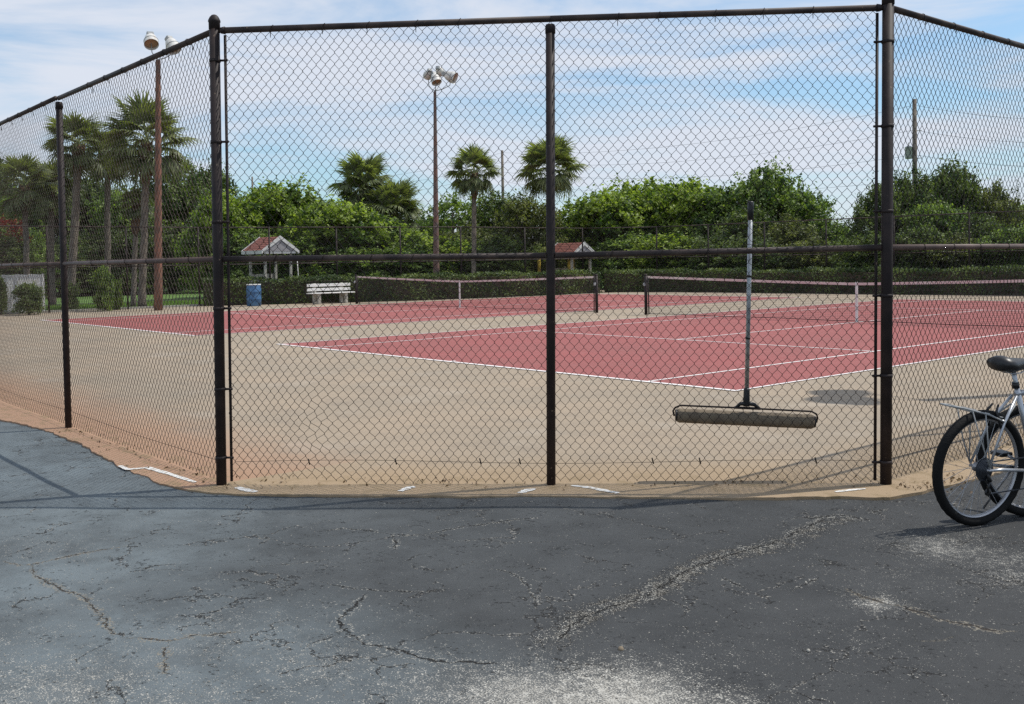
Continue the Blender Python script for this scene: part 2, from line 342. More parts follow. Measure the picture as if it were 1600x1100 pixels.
vor = N(t, 'ShaderNodeTexVoronoi'); vor.inputs['Scale'].default_value = 120; LK(c, vor.inputs['Vector'])
stone = mixc(vor.outputs['Color'], (.32, .30, .26), (.62, .60, .54))
base = mixc(mth('MULTIPLY', sp, .85), base, stone)
# ravelled bands: dark pits and bright grit
rp = mth('MULTIPLY', nr, rng(noise(16, 6, .75), .44, .60))
pit = mth('GREATER_THAN', mth('MULTIPLY', rp, 1.), .42)
grit = mth('MULTIPLY', pit, mth('GREATER_THAN', noise(150, 4, .7), .555))
base = mixc(mth('MULTIPLY', pit, .8), base, (.016, .015, .014))
base = mixc(mth('MULTIPLY', grit, .9), base, (.46, .43, .37))
hgtv = mth('ADD', mth('MULTIPLY', fine, .4), mth('MULTIPLY', mid, .25)); hgtv = mth('SUBTRACT', hgtv, mth('MULTIPLY', pit, 1.4)); hgtv = mth('ADD', hgtv, mth('MULTIPLY', grit, 1.2)); hgtv = mth('ADD', hgtv, mth('MULTIPLY', sp, .2))
# cracks
wob = mth('MULTIPLY', mth('SUBTRACT', noise(13, 6, .7), .5), .10)
wob2 = mth('MULTIPLY', mth('SUBTRACT', noise(60, 3, .7), .5), .035)
wv = mth('ADD', wob, wob2); wid = rng(noise(9, 3), .3, .7, .25, 1.6)
edge_n = noise(85, 3, .6)
for i, (P, w, sandy) in enumerate(cracks_px):
    D, S, T, tot = dist_path([gp(*q) for q in P], AX, AY)
    sd_ = np.clip(D*S, -.4, .4); ends = np.clip(np.minimum(T, 1-T)*tot/.12, 0, 1)*(D < .35)
    a = me.attributes.new(f'sd{i}', 'FLOAT_VECTOR', 'POINT'); buf = np.stack([sd_, ends, ends*0], 1).astype(np.float32); a.data.foreach_set('vector', buf.ravel())
    se = N(t, 'ShaderNodeSeparateXYZ'); at_ = N(t, 'ShaderNodeAttribute', attribute_name=f'sd{i}'); LK(at_.outputs['Vector'], se.inputs[0])
    ad = mth('ABSOLUTE', mth('ADD', se.outputs[0], wv)); en = se.outputs[1]
    k = mth('LESS_THAN', ad, mth('MULTIPLY', mth('MULTIPLY', wid, w*.55), en))
    halo = mth('MULTIPLY', mth('LESS_THAN', ad, mth('MULTIPLY', mth('MULTIPLY', wid, w*(2.6 if sandy else 3.2)), en)), mth('GREATER_THAN', edge_n, .52 if sandy else .59))
    base = mixc(mth('MULTIPLY', halo, .8), base, (.25, .225, .18) if sandy else (.40, .385, .34))
    base = mixc(mth('MULTIPLY', k, .95), base, (.012, .011, .010) if not sandy else (.035, .028, .022))
    hgtv = mth('SUBTRACT', hgtv, mth('MULTIPLY', k, 2.2)); hgtv = mth('ADD', hgtv, mth('MULTIPLY', halo, .25))
# hairline crazing
chip = mth('GREATER_THAN', mth('ADD', mth('MULTIPLY', noise(42, 5, .75), .7), mth('MULTIPLY', noise(5, 4, .6), .3)), .60); base = mixc(mth('MULTIPLY', chip, .8), base, (.018, .018, .018)); hgtv = mth('SUBTRACT', hgtv, mth('MULTIPLY', chip, .9))
vc = N(t, 'ShaderNodeTexVoronoi'); vc.feature = 'DISTANCE_TO_EDGE'; vc.inputs['Scale'].default_value = 2.1
dv = N(t, 'ShaderNodeMix', data_type='RGBA', blend_type='LINEAR_LIGHT'); dv.inputs['Factor'].default_value = .22; LK(c, dv.inputs['A']); LK(noise(3.5, 6, .65, None, 'Color'), dv.inputs['B']); LK(dv.outputs['Result'], vc.inputs['Vector'])
hair = mth('MULTIPLY', mth('LESS_THAN', vc.outputs['Distance'], .009), mth('GREATER_THAN', noise(2.4, 4), .525))
base = mixc(mth('MULTIPLY', mth('MULTIPLY', mth('LESS_THAN', vc.outputs['Distance'], .03), mth('GREATER_THAN', mth('ADD', noise(70, 3, .6), mth('MULTIPLY', noise(2.4, 4), .4)), .845)), .8), base, (.36, .34, .30))
base = mixc(mth('MULTIPLY', hair, .85), base, (.015, .014, .013)); hgtv = mth('SUBTRACT', hgtv, mth('MULTIPLY', hair, 1.))
LK(base, b.inputs['Base Color']); bp = N(t, 'ShaderNodeBump'); bp.inputs['Strength'].default_value = .8; bp.inputs['Distance'].default_value = .007
LK(hgtv, bp.inputs['Height']); LK(bp.outputs[0], b.inputs['Normal']); b.inputs['Roughness'].default_value = .8

# court slab outline (its free edge outside the fence is a little ragged)
def wob_line(pts, step=.05, amp=.011, seed=1):
    r = random.Random(seed); o = []
    for a, b_ in zip(pts[:-1], pts[1:]):
        a = np.array(a[:2]); b_ = np.array(b_[:2]); l = np.linalg.norm(b_-a); n = max(1, int(l/step)); nn = np.array([-(b_-a)[1], (b_-a)[0]])/l
        for i in range(n): q = a+(b_-a)*i/n; o.append(tuple(q+nn*(r.uniform(-amp, amp)+.009*math.sin(q[0]*7.3+q[1]*4.1)+.007*math.sin(q[0]*17+q[1]*13))))
    o.append(tuple(pts[-1][:2])); return o
edge = [(-40, -7.05), gp(-200, 606), gp(0, 655), gp(60, 668), gp(120, 690), gp(180, 724), gp(240, 752), gp(300, 767), gp(345, 771), gp(480, 773), gp(700, 775), gp(900, 775), gp(1030, 777), gp(1180, 778), gp(1300, 775), gp(1395, 778), gp(1440, 768), gp(1490, 755), (4.08, -2.4), (4.08, 4), (4.08, 34)]
edge[1] = (-8, -6.95)
poly = [p for p in wob_line(edge) if p[0] > -31.2]+[(-31.25, 34), (-31.25, -7.03)]
sm = bpy.data.materials.new('court_slab'); sm.use_nodes = True; t = sm.node_tree; LK = t.links.new; b = t.nodes['Principled BSDF']; b.inputs['Roughness'].default_value = .85; b.inputs['Specular IOR Level'].default_value = .3
c = N(t, 'ShaderNodeTexCoord').outputs['Object']
big = noise(.55, 6, .6); m2 = noise(2.6, 6, .6); fine = noise(160, 3)
base = mixc(rng(big, .35, .65), (.36, .282, .20), (.29, .24, .178))
base = mixc(mth('MULTIPLY', rng(m2, .5, .72), .5), base, (.235, .195, .15))
base = mixc(mth('MULTIPLY', rng(noise(1.1, 4, .5), .56, .7), .45), base, (.44, .37, .29))
base = mixc(mth('MULTIPLY', rng(noise(.9, 7, .7), .57, .62), .22), base, (.20, .165, .13))
base = mixc(rng(fine, .3, .8, 0, .25), base, (.26, .22, .18))
# ochre dirt at the fence foot, pinkish tint by the left wing: distance to the three fence lines
def linedist(P0, P1):
    d = np.array([P1[0]-P0[0], P1[1]-P0[1]]); d /= np.linalg.norm(d); n_ = (-d[1], d[0]); k0 = -(n_[0]*P0[0]+n_[1]*P0[1])
    se = N(t, 'ShaderNodeSeparateXYZ'); LK(c, se.inputs[0]); return mth('ABSOLUTE', mth('ADD', mth('ADD', mth('MULTIPLY', se.outputs[0], n_[0]), mth('MULTIPLY', se.outputs[1], n_[1])), k0))
lw_ = linedist(PF, PL); sx_ = N(t, 'ShaderNodeSeparateXYZ'); LK(c, sx_.inputs[0]); sepx = sx_.outputs[0]; dmin = mth('MINIMUM', mth('MINIMUM', linedist(PF, PL), linedist(PL, PR)), linedist(PR, (PR[0], 5)))
dn = mth('ADD', dmin, mth('MULTIPLY', mth('SUBTRACT', m2, .5), .6))
base = mixc(rng(dn, .05, 1.3, .62, 0, True), base, (.34, .235, .13))
base = mixc(mth('MULTIPLY', rng(mth('ADD', lw_, mth('MULTIPLY', mth('SUBTRACT', m2, .5), .8)), .1, 1.6, .55, 0, True), mth('LESS_THAN', sepx, .4)), base, (.38, .20, .13))
base = mixc(mth('MULTIPLY', rng(dmin, .0, .5, 1, 0), rng(noise(7, 5, .6), .5, .62, 0, .7)), base, (.22, .16, .085))
base = mixc(mth('MULTIPLY', mth('LESS_THAN', dmin, .5), mth('GREATER_THAN', noise(45, 4, .7), .66)), base, (.13, .09, .05))
LK(base, b.inputs['Base Color']); bp = N(t, 'ShaderNodeBump'); bp.inputs['Strength'].default_value = .35; bp.inputs['Distance'].default_value = .004; LK(fine, bp.inputs['Height']); LK(bp.outputs[0], b.inputs['Normal'])
MB().prism(poly, -.085, 0).build('court_slab', sm)['kind'] = 'structure'

# red playing surfaces and their lines
rm = bpy.data.materials.new('red_acrylic'); rm.use_nodes = True; t = rm.node_tree; LK = t.links.new; b = t.nodes['Principled BSDF']; b.inputs['Roughness'].default_value = .8; b.inputs['Specular IOR Level'].default_value = .3
c = N(t, 'ShaderNodeTexCoord').outputs['Object']
base = mixc(rng(noise(.5, 6, .6), .35, .65), (.31, .090, .082), (.265, .090, .08)); base = mixc(rng(noise(5, 6, .6), .5, .75, 0, .4), base, (.345, .15, .13))
base = mixc(mth('MULTIPLY', rng(noise(1.7, 7, .7), .56, .64), .3), base, (.24, .085, .075)); base = mixc(mth('MULTIPLY', mth('GREATER_THAN', noise(9, 6, .75), .66), .35), base, (.38, .22, .19)); base = mixc(rng(noise(120, 3), .4, .8, 0, .3), base, (.27, .07, .075))
LK(base, b.inputs['Base Color'])
CW, CL, GAP = 10.973, 23.774, 3.79
def court(x1, tag_):
    x0 = x1-CW
    MB().add([(x0, 0, .004), (x1, 0, .004), (x1, CL, .004), (x0, CL, .004)], [(0, 1, 2, 3)]).build('tennis_court', rm)['kind'] = 'structure'
    m = MB(); w = .05
    def ln(xa, ya, xb, yb): m.add([(xa, ya, .008), (xb, ya, .008), (xb, yb, .008), (xa, yb, .008)], [(0, 1, 2, 3)])
    ln(x0, 0, x1, w*1.7); ln(x0, CL-w*1.7, x1, CL)
    for x in (x0, x1-w, x0+1.372, x1-1.372-w): ln(x, w*1.7+.001, x+w, CL-w*1.7-.001)
    for y in (5.485, CL-5.485-w): ln(x0+1.372+w+.001, y, x1-1.372-w-.001, y+w)
    ln((x0+x1)/2-w/2, 5.485+w+.001, (x0+x1)/2+w/2, CL-5.485-w-.001); ln((x0+x1)/2-w/2, w*1.7+.001, (x0+x1)/2+w/2, .19)
    m.build('court_lines', M['line'])['kind'] = 'structure'
court(0, 'right'); court(-(CW+GAP), 'left')

# faint line remnants on the kerb strip
def stroke(pts, w, z=.0035, seed=0):
    r = random.Random(seed); P = [np.array(gp(*q)[:2]) for q in pts]; Q = []
    for a, b_ in zip(P[:-1], P[1:]):
        for i in range(8): Q.append(a+(b_-a)*i/8)
    Q.append(P[-1]); vs = []; n = len(Q)
    for i, p in enumerate(Q):
        d = Q[min(i+1, n-1)]-Q[max(i-1, 0)]; d /= np.linalg.norm(d); nn = np.array([-d[1], d[0]]); ww = w*(.6+.4*math.sin(math.pi*(i+.5)/n))*r.uniform(.75, 1.15)
        vs += [(*(p+nn*ww), z), (*(p-nn*ww), z)]
    return vs, [(2*i, 2*i+1, 2*i+3, 2*i+2) for i in range(n-1)]
m = MB()
for i, (pts, w) in enumerate([([(187, 728), (200, 734), (230, 731), (262, 740), (305, 754)], .028), ([(370, 762), (385, 766), (400, 769)], .035), ([(625, 768), (640, 762), (648, 761)], .03),
        ([(812, 771), (822, 767), (835, 764)], .035), ([(893, 759), (920, 762), (940, 766), (966, 771)], .028), ([(1305, 769), (1330, 766), (1352, 764)], .02)]):
    m.add(*stroke(pts, w, seed=i))
m.build('kerb_paint_marks', M['mark'])['kind'] = 'structure'

# loose grit and pebbles on the asphalt (real stones)
def pebbles(n, sampler, smin, smax, name, m_, lab):
    bv = np.array([(1, 0, 0), (-1, 0, 0), (0, 1, 0), (0, -1, 0), (0, 0, .7), (0, 0, -.5)], float); bf = np.array([(0, 2, 4), (2, 1, 4), (1, 3, 4), (3, 0, 4), (2, 0, 5), (1, 2, 5), (3, 1, 5), (0, 3, 5)])
    P = sampler(n); k = len(P); s = NP.uniform(smin, smax, k)*NP.uniform(.4, 1, k); V = bv[None]*NP.uniform(.55, 1.25, (k, 6, 1))*s[:, None, None]; a = NP.uniform(0, 6.28, k)
    X = V[..., 0]*np.cos(a)[:, None]-V[..., 1]*np.sin(a)[:, None]+P[:, None, 0]; Y = V[..., 0]*np.sin(a)[:, None]+V[..., 1]*np.cos(a)[:, None]+P[:, None, 1]
    Z = V[..., 2]+hgt(P[:, 0], P[:, 1])[:, None]+s[:, None]*.25
    v = np.stack([X, Y, Z], -1).reshape(-1, 3); f = (bf[None]+6*np.arange(k)[:, None, None]).reshape(-1, 3)
    tag(npmesh(name, v, f, m_), lab, 'gravel', kind='stuff')
def smp(n):
    pts = []
    for P, w in ravel_px:
        Q = [np.array(gp(*q)[:2]) for q in P]
        for _ in range(n*2//5):
            i = R_.randrange(len(Q)-1); u = R_.random(); p = Q[i]+(Q[i+1]-Q[i])*u; pts.append((p[0]+R_.gauss(0, w*.55), p[1]+R_.gauss(0, w*.55)))
    for _ in range(n):
        if R_.random() < .75:
            px, py, r, a = R_.choice(wear_px); g = gp(px, py); r = r*.6
            if R_.random() > a: continue
            pts.append((g[0]+R_.gauss(0, r), g[1]+R_.gauss(0, r)))
        else: pts.append((R_.uniform(1, 7), R_.uniform(-9, -3.5)))
    P = np.array(pts); d = (P[:, 0]-PL[0])*(-1)+(P[:, 1]-PL[1])*1   # keep outside the slab
    return P[(P[:, 1] < P[:, 0]-7.35) & (P[:, 1] < -4.2) | ((P[:, 0] > 4.25) & (P[:, 1] > -4.2))]
M['grit'] = mat('grit', (.42, .40, .35), .9, noise=(8, (.18, .17, .15), .4, .6))
pebbles(7000, smp, .0016, .0055, 'loose_gravel', M['grit'], 'pale grit scattered along the cracks and worn patches of the dark asphalt')
for (px, py, s, lab) in ((970, 1010, .017, 'tan pebble, the largest loose stone on the asphalt'), (1263, 1011, .010, 'small white pebble on the dark asphalt right of the tan one')):
    g = gp(px, py); mm = MB(); prof = [(.001, -.6*s), (s*.75, -.4*s), (s*1.05, 0), (s*.7, .5*s), (.001, .68*s)]
    mm.lathe(prof, 9, Matrix.Translation((g[0], g[1], -.018+s*.4)) @ Matrix.Rotation(.7, 4, 'Z') @ Matrix.Scale(.75, 4, (1, 0, 0))); tag(mm.build('pebble', M['grit'] if s < .012 else M['foam']), lab, 'stone')

# ------------------------------------------------------------------ chain-link fence
MW, MH = .0655, .0815
def link_panel(L_, H_, r, n=4, fine=True, sag=None, seed=0, z0=.012, open_top=True):
    """zig-zag pickets woven side by side, as one mesh in the local x-z plane"""
    rg = np.random.default_rng(seed); hw = MW/2; npk = int(round(L_/hw)); hw = L_/npk; ns = int(round((H_-z0)/(MH/2))); hh = (H_-z0)/ns
    allv = []; allq = []; base = 0
    for i in range(npk):
        pts = []
        for j in range(ns+1):
            side = (i+j) % 2; x = (i+side)*hw+(-1 if side else 1)*(-.0012); z = z0+j*hh; y = (.0022 if side else -.0022)
            if fine: pts += [(x, y, z-.0034), (x, -y, z+.0034)]
            else: pts.append((x, y, z))
        p = np.array(pts)
        if fine: p[:, 0] += rg.normal(0, .0011, len(p)); p[:, 2] += rg.normal(0, .0011, len(p))
        if sag is not None: p = sag(p)
        k = len(p); tng = np.empty_like(p); tng[1:-1] = p[2:]-p[:-2]; tng[0] = p[1]-p[0]; tng[-1] = p[-1]-p[-2]; tng /= np.linalg.norm(tng, axis=1)[:, None]+1e-9
        a = np.cross(tng, np.array([0, 1., 0])); a /= np.linalg.norm(a, axis=1)[:, None]+1e-9; bb = np.cross(tng, a)
        ang = 2*math.pi*(np.arange(n)+.5)/n
        ringv = p[:, None, :]+r*(a[:, None, :]*np.cos(ang)[None, :, None]+bb[:, None, :]*np.sin(ang)[None, :, None])
        idx = base+np.arange((k-1))[:, None]*n+np.arange(n)[None, :]; nx = base+np.arange(k-1)[:, None]*n+((np.arange(n)+1) % n)[None, :]
        allv.append(ringv.reshape(-1, 3)); allq.append(np.stack([idx, nx, nx+n, idx+n], -1).reshape(-1, 4)); base += k*n
    return np.concatenate(allv), np.concatenate(allq)
def post(parent, p, h, r, lean=(0, 0), cap='dome', n=16, m_=None, bands=(), bdir=None, name='post'):
    mb = MB(); mb.tube([(p[0], p[1], -.05), (p[0]+lean[0], p[1]+lean[1], h)], r, n); o = mb.build(name, m_ or M['pipe'], parent)
    cb = MB(); T = Matrix.Translation((p[0]+lean[0], p[1]+lean[1], h-.03))
    if cap == 'dome': cb.lathe([(r+.0035, 0), (r+.0035, .045), (r+.007, .05), (r+.006, .062), (r*.85, .085), (r*.5, .098), (.002, .103)], n, T)
    else: cb.lathe([(r+.004, -.03), (r+.004, .02), (r*.9, .032), (.002, .036)], n, T); 
    cb.build('post_cap', M['pipe'], o)
    for z in bands:
        x = p[0]+lean[0]*z/h; y = p[1]+lean[1]*z/h; k = MB(); k.lathe([(r+.0005, z-.011), (r+.004, z-.011), (r+.004, z+.011), (r+.0005, z+.011)], n, Matrix.Translation((x, y, 0)), cap=False)
        if bdir is not None:
            d = Vector((bdir[0], bdir[1], 0)).normalized(); k.tube([Vector((x, y, z))+d*r, Vector((x, y, z))+d*(r+.055)], .008, 6)
            w = Vector((-d.y, d.x, 0)); q = Vector((x, y, z))+d*(r+.04); k.tube([q-w*.016, q+w*.016], .0075, 6)
        k.build('tension_band', M['pipe'], o)
    return o
LEAN = {'L': (.023, .027), 'C': (.028, .034), 'R': (.021, .025)}
def top_of(p, k, z=FH): l = LEAN[k]; return Vector((p[0]+l[0]*z/FH, p[1]+l[1]*z/FH, z))
def rail(parent, a, b_, r, name='top_rail', n=12, m_=None): return MB().tube([a, b_], r, n).build(name, m_ or M['piperail'], parent)
def put_panel(parent, me_, a, b_, off=0., tilt=None, name='mesh_panel'):
    d = Vector(b_)-Vector(a); o = linked(name, me_, parent, (a[0], a[1], 0), (0, 0, math.atan2(d.y, d.x)))
    return o
def ties(parent, a, b_, r, step=.33, name='tie_wire', seed=0):
    rr = random.Random(seed); a = Vector(a); b_ = Vector(b_); d = (b_-a); L_ = d.length; d.normalize(); w = d.cross(Vector((0, 0, 1))); m_ = MB(); k = int(L_/step)
    for i in range(1, k):
        m_ = MB(); c_ = a+d*(i*step+rr.uniform(-.03, .03)); m_.tube([c_+(w*math.cos(q)+Vector((0, 0, math.sin(q))))*(r+.003)+d*.012*math.sin(q) for q in np.linspace(0, 6.283, 10)[:-1]], .0024, 4, closed=True)
        m_.tube([c_+w*(r+.004), c_+w*(r+.006)-Vector((0, 0, .05+rr.uniform(0, .02))), c_+w*(r+.012)-Vector((0, 0, .035))], .0022, 4); m_.build(name, M['wire'], parent)

# front (chamfer) section between the two corner posts
ff = empty('chain_link_fence'); tag(ff, 'dark brown front fence section of two bays facing the camera, roller hung on it', 'fence')
zb = [.20, .62, 1.09, 1.75, 2.25, 2.78]
dirF = Vector((PR[0]-PL[0], PR[1]-PL[1], 0)).normalized(); inn = Vector((-dirF.y, dirF.x, 0))      # inn: towards the court
post(ff, PL, FH+.03, .036, LEAN['L'], bands=[hz(PL, y) for y in (715, 608, 482, 347, 222, 95)], bdir=dirF, name='corner_post')
post(ff, PR, FH+.04, .038, LEAN['R'], bands=[hz(PR, y) for y in (722, 587, 462, 330, 197, 65)], bdir=-dirF, name='corner_post')
post(ff, PC, FH-.05, .031, LEAN['C'], cap='flat')
def quilt(p, L_, W0):
    x, z = p[:, 0].copy(), p[:, 2].copy(); y = p[:, 1]
    p[:, 1] += .010*np.sin(2.1*x+.8*z)*np.sin(math.pi*np.clip(x/L_, 0, 1))+.006*np.sin(5*z)*np.sin(math.pi*np.clip(x/L_, 0, 1)); return p
def sagL(p):
    x, z = p[:, 0].copy(), p[:, 2].copy()
    g = np.exp(-((x-.62)/.55)**2-((z-.25)/.6)**2)          # the stretched, bent corner low on the left
    p[:, 0] += -.045*g*np.sin((x-.1)*3.5)-.05*g*(z-.3); p[:, 2] += .05*np.exp(-((x-.25)/.3)**2-((z-.1)/.35)**2)-.02*g*np.sin(7*x); p[:, 1] += -.05*g
    k = np.exp(-((x-.66)/.09)**2-((z-.35)/.35)**2); p[:, 0] += .02*k*np.sin(z*40)
    p[:, 2] += .006*np.sin(3.3*x)*np.exp(-z*2); return quilt(p, 2.3, 0)
def sagR(p):
    x, z = p[:, 0].copy(), p[:, 2].copy()
    p[:, 2] += .008*np.sin(2.3*x+1)*np.exp(-z*2); p[:, 0] += .004*np.sin(6*z); return quilt(p, 2.3, 0)
def lean_mesh(a, la, lb, L_):                       # panels follow the leaning posts
    def f(p):
        u = np.clip(p[:, 0:1]/L_, 0, 1); l = (1-u)*np.array([[*la, 0]])+u*np.array([[*lb, 0]]); return l*(p[:, 2:3]/FH)
    return f
def panel_between(parent, A, B, la, lb, trimA, trimB, sag, seed, m_, off=.0, r=.0021, n=4):
    A = Vector((A[0], A[1], 0)); B = Vector((B[0], B[1], 0)); d = (B-A).normalized(); A2 = A+d*trimA; B2 = B-d*trimB; L_ = (B2-A2).length
    v, q = link_panel(L_, FH-.02, r*.92, n, True, sag, seed)
    w = np.array([A2.x, A2.y, 0])[None]+v[:, 0:1]*np.array([[d.x, d.y, 0]])+v[:, 1:2]*np.array([[-d.y, d.x, 0]])+v[:, 2:3]*np.array([[0, 0, 1.]])+np.array([[-d.y, d.x, 0]])*off
    u = v[:, 0:1]/L_; l = (1-u)*np.array([[*la, 0]])+u*np.array([[*lb, 0]]); w = w+l*(v[:, 2:3]/FH)
    return npmesh('mesh_panel', w, q, m_, parent)
RO = .028                                            # mesh stands on the court side of the rails
panel_between(ff, PL, PC, LEAN['L'], LEAN['C'], .060, -.0, sagL, 1, M['wire'], RO)
panel_between(ff, PC, PR, LEAN['C'], LEAN['R'], .0, .060, sagR, 2, M['wire'], RO)
top_z = FH-.01
tl, tc2, tr = top_of(PL, 'L', top_z), top_of(PC, 'C', top_z), top_of(PR, 'R', top_z)
tc_hi = tc2+Vector((0, 0, .0))
rail(ff, tl+dirF*.045, tc_hi, .022); rail(ff, tc_hi+dirF*.001, tr-dirF*.045, .022)
for nm, p_, s in (('L', tl, 1), ('R', tr, -1)):
    MB().tube([p_+dirF*s*.035, p_+dirF*s*.055, p_+dirF*s*.075], [.016, .024, .027], 12).build('rail_end_cup', M['pipe'], ff)
ml, mc, mr_ = top_of(PL, 'L', 1.60), top_of(PC, 'C', 1.585), top_of(PR, 'R', 1.60)
rail(ff, ml+dirF*.04, mc-dirF*.032, .021, 'mid_rail'); rail(ff, mc+dirF*.032, mr_-dirF*.04, .021, 'mid_rail')
for a, b_, sd_ in ((tl, tc2, 1), (tc2, tr, 2), (ml, mc, 3), (mc, mr_, 4)): ties(ff, a+dirF*.1, b_-dirF*.1, .022, .33, seed=sd_)
for p_, k, s, o_ in ((PL, 'L', 1, .068), (PR, 'R', -1, .066)):
    a = Vector((p_[0], p_[1], .02))+dirF*s*o_+inn*.02; b_ = top_of(p_, k, FH-.04)+dirF*s*o_+inn*.02; MB().tube([a, b_], .0105, 6).build('tension_bar', M['pipe'], ff)
mm = MB(); pts = []
for i in range(41):
    u = i/40; p_ = Vector((PL[0], PL[1], 0)).lerp(Vector((PR[0], PR[1], 0)), .02+.96*u)+inn*.036; p_.z = .155+.012*math.sin(u*9)-.01*u; pts.append(p_)
mm.tube(pts, .0020, 4)
for u in (.135, .27, .40, .46, .66, .73, .9):
    p_ = Vector((PL[0], PL[1], 0)).lerp(Vector((PR[0], PR[1], 0)), u)+inn*.036; p_.z = .155; mm.tube([p_+Vector((0, 0, .02)), p_-Vector((0, 0, .022))+dirF*.01], .005, 5)
mm.build('bottom_wire', M['wire'], ff)

def wing(A, d, nb, bay, nfine, label, leanA, sidein, npre=None, m_=None):
    e = empty('chain_link_fence'); tag(e, label, 'fence'); d = Vector(d); inw = Vector(sidein)
    P = [Vector((A[0], A[1], 0))+d*bay*i for i in range(nb+1)]; lean0 = leanA; v, q = link_panel(bay, FH-.02, .0018, 4, True, lambda p: quilt(p, bay, 0), 5); fine_me = None; far_me = None
    for i in range(nb):
        a, b_ = P[i], P[i+1]; la = lean0 if i == 0 else (-.01, -.02)
        post(e, b_, FH-.05, .031, (.004, .005), cap='flat')
        a_ = a+Vector((la[0], la[1], top_z)); bb = b_+Vector((.004, .005, top_z))
        rail(e, a_+d*(.04 if i == 0 else .001), bb, .022); am_ = a+Vector((la[0]*.52, la[1]*.52, 1.60)); bm = b_+Vector((.002, .002, 1.60)); rail(e, am_+d*.04, bm-d*.031, .021, 'mid_rail', m_=M['railwing'])
        if i < nfine:
            ties(e, a_, bb, .022, .45, seed=i+10); ties(e, am_, bm, .022, .45, seed=i+20)
            lb = (.004, .005); u = v[:, 0:1]/bay; l = (1-u)*np.array([[*la, 0]])+u*np.array([[*lb, 0]])
            w = np.array([a.x, a.y, 0])[None]+v[:, 0:1]*np.array([[d.x, d.y, 0]])+(v[:, 1:2]+RO)*np.array([[inw.x, inw.y, 0]])+v[:, 2:3]*np.array([[0, 0, 1.]])+l*(v[:, 2:3]/FH)
            npmesh('mesh_panel', w, q, m_ or M['wire'], e)
            mm = MB(); mm.tube([a+inw*.036+Vector((0, 0, .15)), (a+b_)/2+inw*.036+Vector((0, 0, .135)), b_+inw*.036+Vector((0, 0, .15))], .002, 4); mm.build('bottom_wire', M['wire'], e)
        else:
            if far_me is None:
                vv, qq = link_panel(bay, FH-.02, .0019, 3, False, None, 6); o = npmesh('mesh_panel', vv, qq, M['wire'], e); far_me = o.data
                o.location = (a.x+inw.x*RO, a.y+inw.y*RO, 0); o.rotation_euler = (0, 0, math.atan2(d.y, d.x))
            else: linked('mesh_panel', far_me, e, (a.x+inw.x*RO, a.y+inw.y*RO, 0), (0, 0, math.atan2(d.y, d.x)))
    return e
wing(PL, (-1, .028, 0), 8, BAY, 2, 'dark brown fence running away to the left from the left corner post', LEAN['L'], (0, 1, 0), m_=M['wirebrown'])
wing(PR, (0, 1, 0), 9, BAY, 2, 'dark brown fence running right behind the parked bicycles', LEAN['R'], (-1, 0, 0))
# far enclosure fence
far_me = None
def far_fence(pts, label):
    global far_me
    e = empty('chain_link_fence'); tag(e, label, 'fence')
    first = True
    for a, b_ in zip(pts[:-1], pts[1:]):
        A = Vector((*a, 0)); B = Vector((*b_, 0)); L_ = (B-A).length; n = max(1, round(L_/3.05)); d = (B-A)/L_; bl = L_/n
        for i in range(n):
            p = A+d*bl*i; q_ = A+d*bl*(i+1)
            if i == 0 or True: MB().tube([p+Vector((0, 0, -.05)), p+Vector((0, 0, 3.08))], .034, 8).build('post', M['pipe'], e)
            MB().tube([p+Vector((0, 0, 3.05)), q_+Vector((0, 0, 3.05))], .022, 6).build('top_rail', M['piperail'], e)
            MB().tube([p+d*.03+Vector((0, 0, 1.6)), q_-d*.03+Vector((0, 0, 1.6))], .02, 6).build('mid_rail', M['piperail'], e)
            if far_me is None:
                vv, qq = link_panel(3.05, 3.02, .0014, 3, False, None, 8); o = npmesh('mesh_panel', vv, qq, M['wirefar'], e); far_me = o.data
            else: o = linked('mesh_panel', far_me, e)
            o.location = p; o.rotation_euler = (0, 0, math.atan2(d.y, d.x)); o.scale = (bl/3.05, 1, 1)
    MB().tube([B+Vector((0, 0, -.05)), B+Vector((0, 0, 3.08))], .034, 8).build('post', M['pipe'], e)
far_fence(FAR[:4], 'far fence along the left side of the courts, behind the barrel and bench')
far_fence(FAR[3:], 'far fence along the back of the courts, in front of the trees')
# kerb at the lawn beyond the left end
MB().prism([(-31.35, -6.5), (-31.15, -6.5), (-31.15, 8.2), (-31.35, 8.2)], -.08, .07).build('lawn_kerb', M['conc'])['kind'] = 'structure'

# ------------------------------------------------------------------ roller squeegee hanging on the fence
def fpt(px, py, off=.09):                              # point on the vertical plane just inside the front fence
    n = np.array([inn.x, inn.y, 0.]); p0 = np.array([PL[0], PL[1], 0])+n*off; d = ray(px, py); return Vector(CAM+((p0-CAM)@n)/(d@n)*d)
sq = empty('roller_squeegee', (0, 0, 0)); tag(sq, 'long court roller squeegee with metal handle hanging on the front fence', 'squeegee')
hb, ht = fpt(1166.5, 620, .11), fpt(1173, 318, .085)
sq.location = hb; inv = -hb
def S(p): return p-hb
MB().tube([S(hb), S(hb.lerp(ht, .5)), S(ht)], .0155, 12).build('handle', M['steel'], sq)
g0, g1 = hb.lerp(ht, .915), hb.lerp(ht, 1.012); MB().tube([S(g0), S(g0.lerp(g1, .03)), S(g0.lerp(g1, .95)), S(g1)], [.0165, .0215, .021, .014], 12).build('grip', M['black'], sq)
for u in (.3, .62): q0, q1 = hb.lerp(ht, u), hb.lerp(ht, u+.012); MB().tube([S(q0), S(q1)], .0175, 12).build('handle_collar', M['black'], sq)
a, b_ = fpt(1058, 649, .14), fpt(1271, 659, .14); ax = (b_-a).normalized(); RR = .050
mb = MB(); pr_ = [(.0, .006), (.0, .045), (.008, .053)]
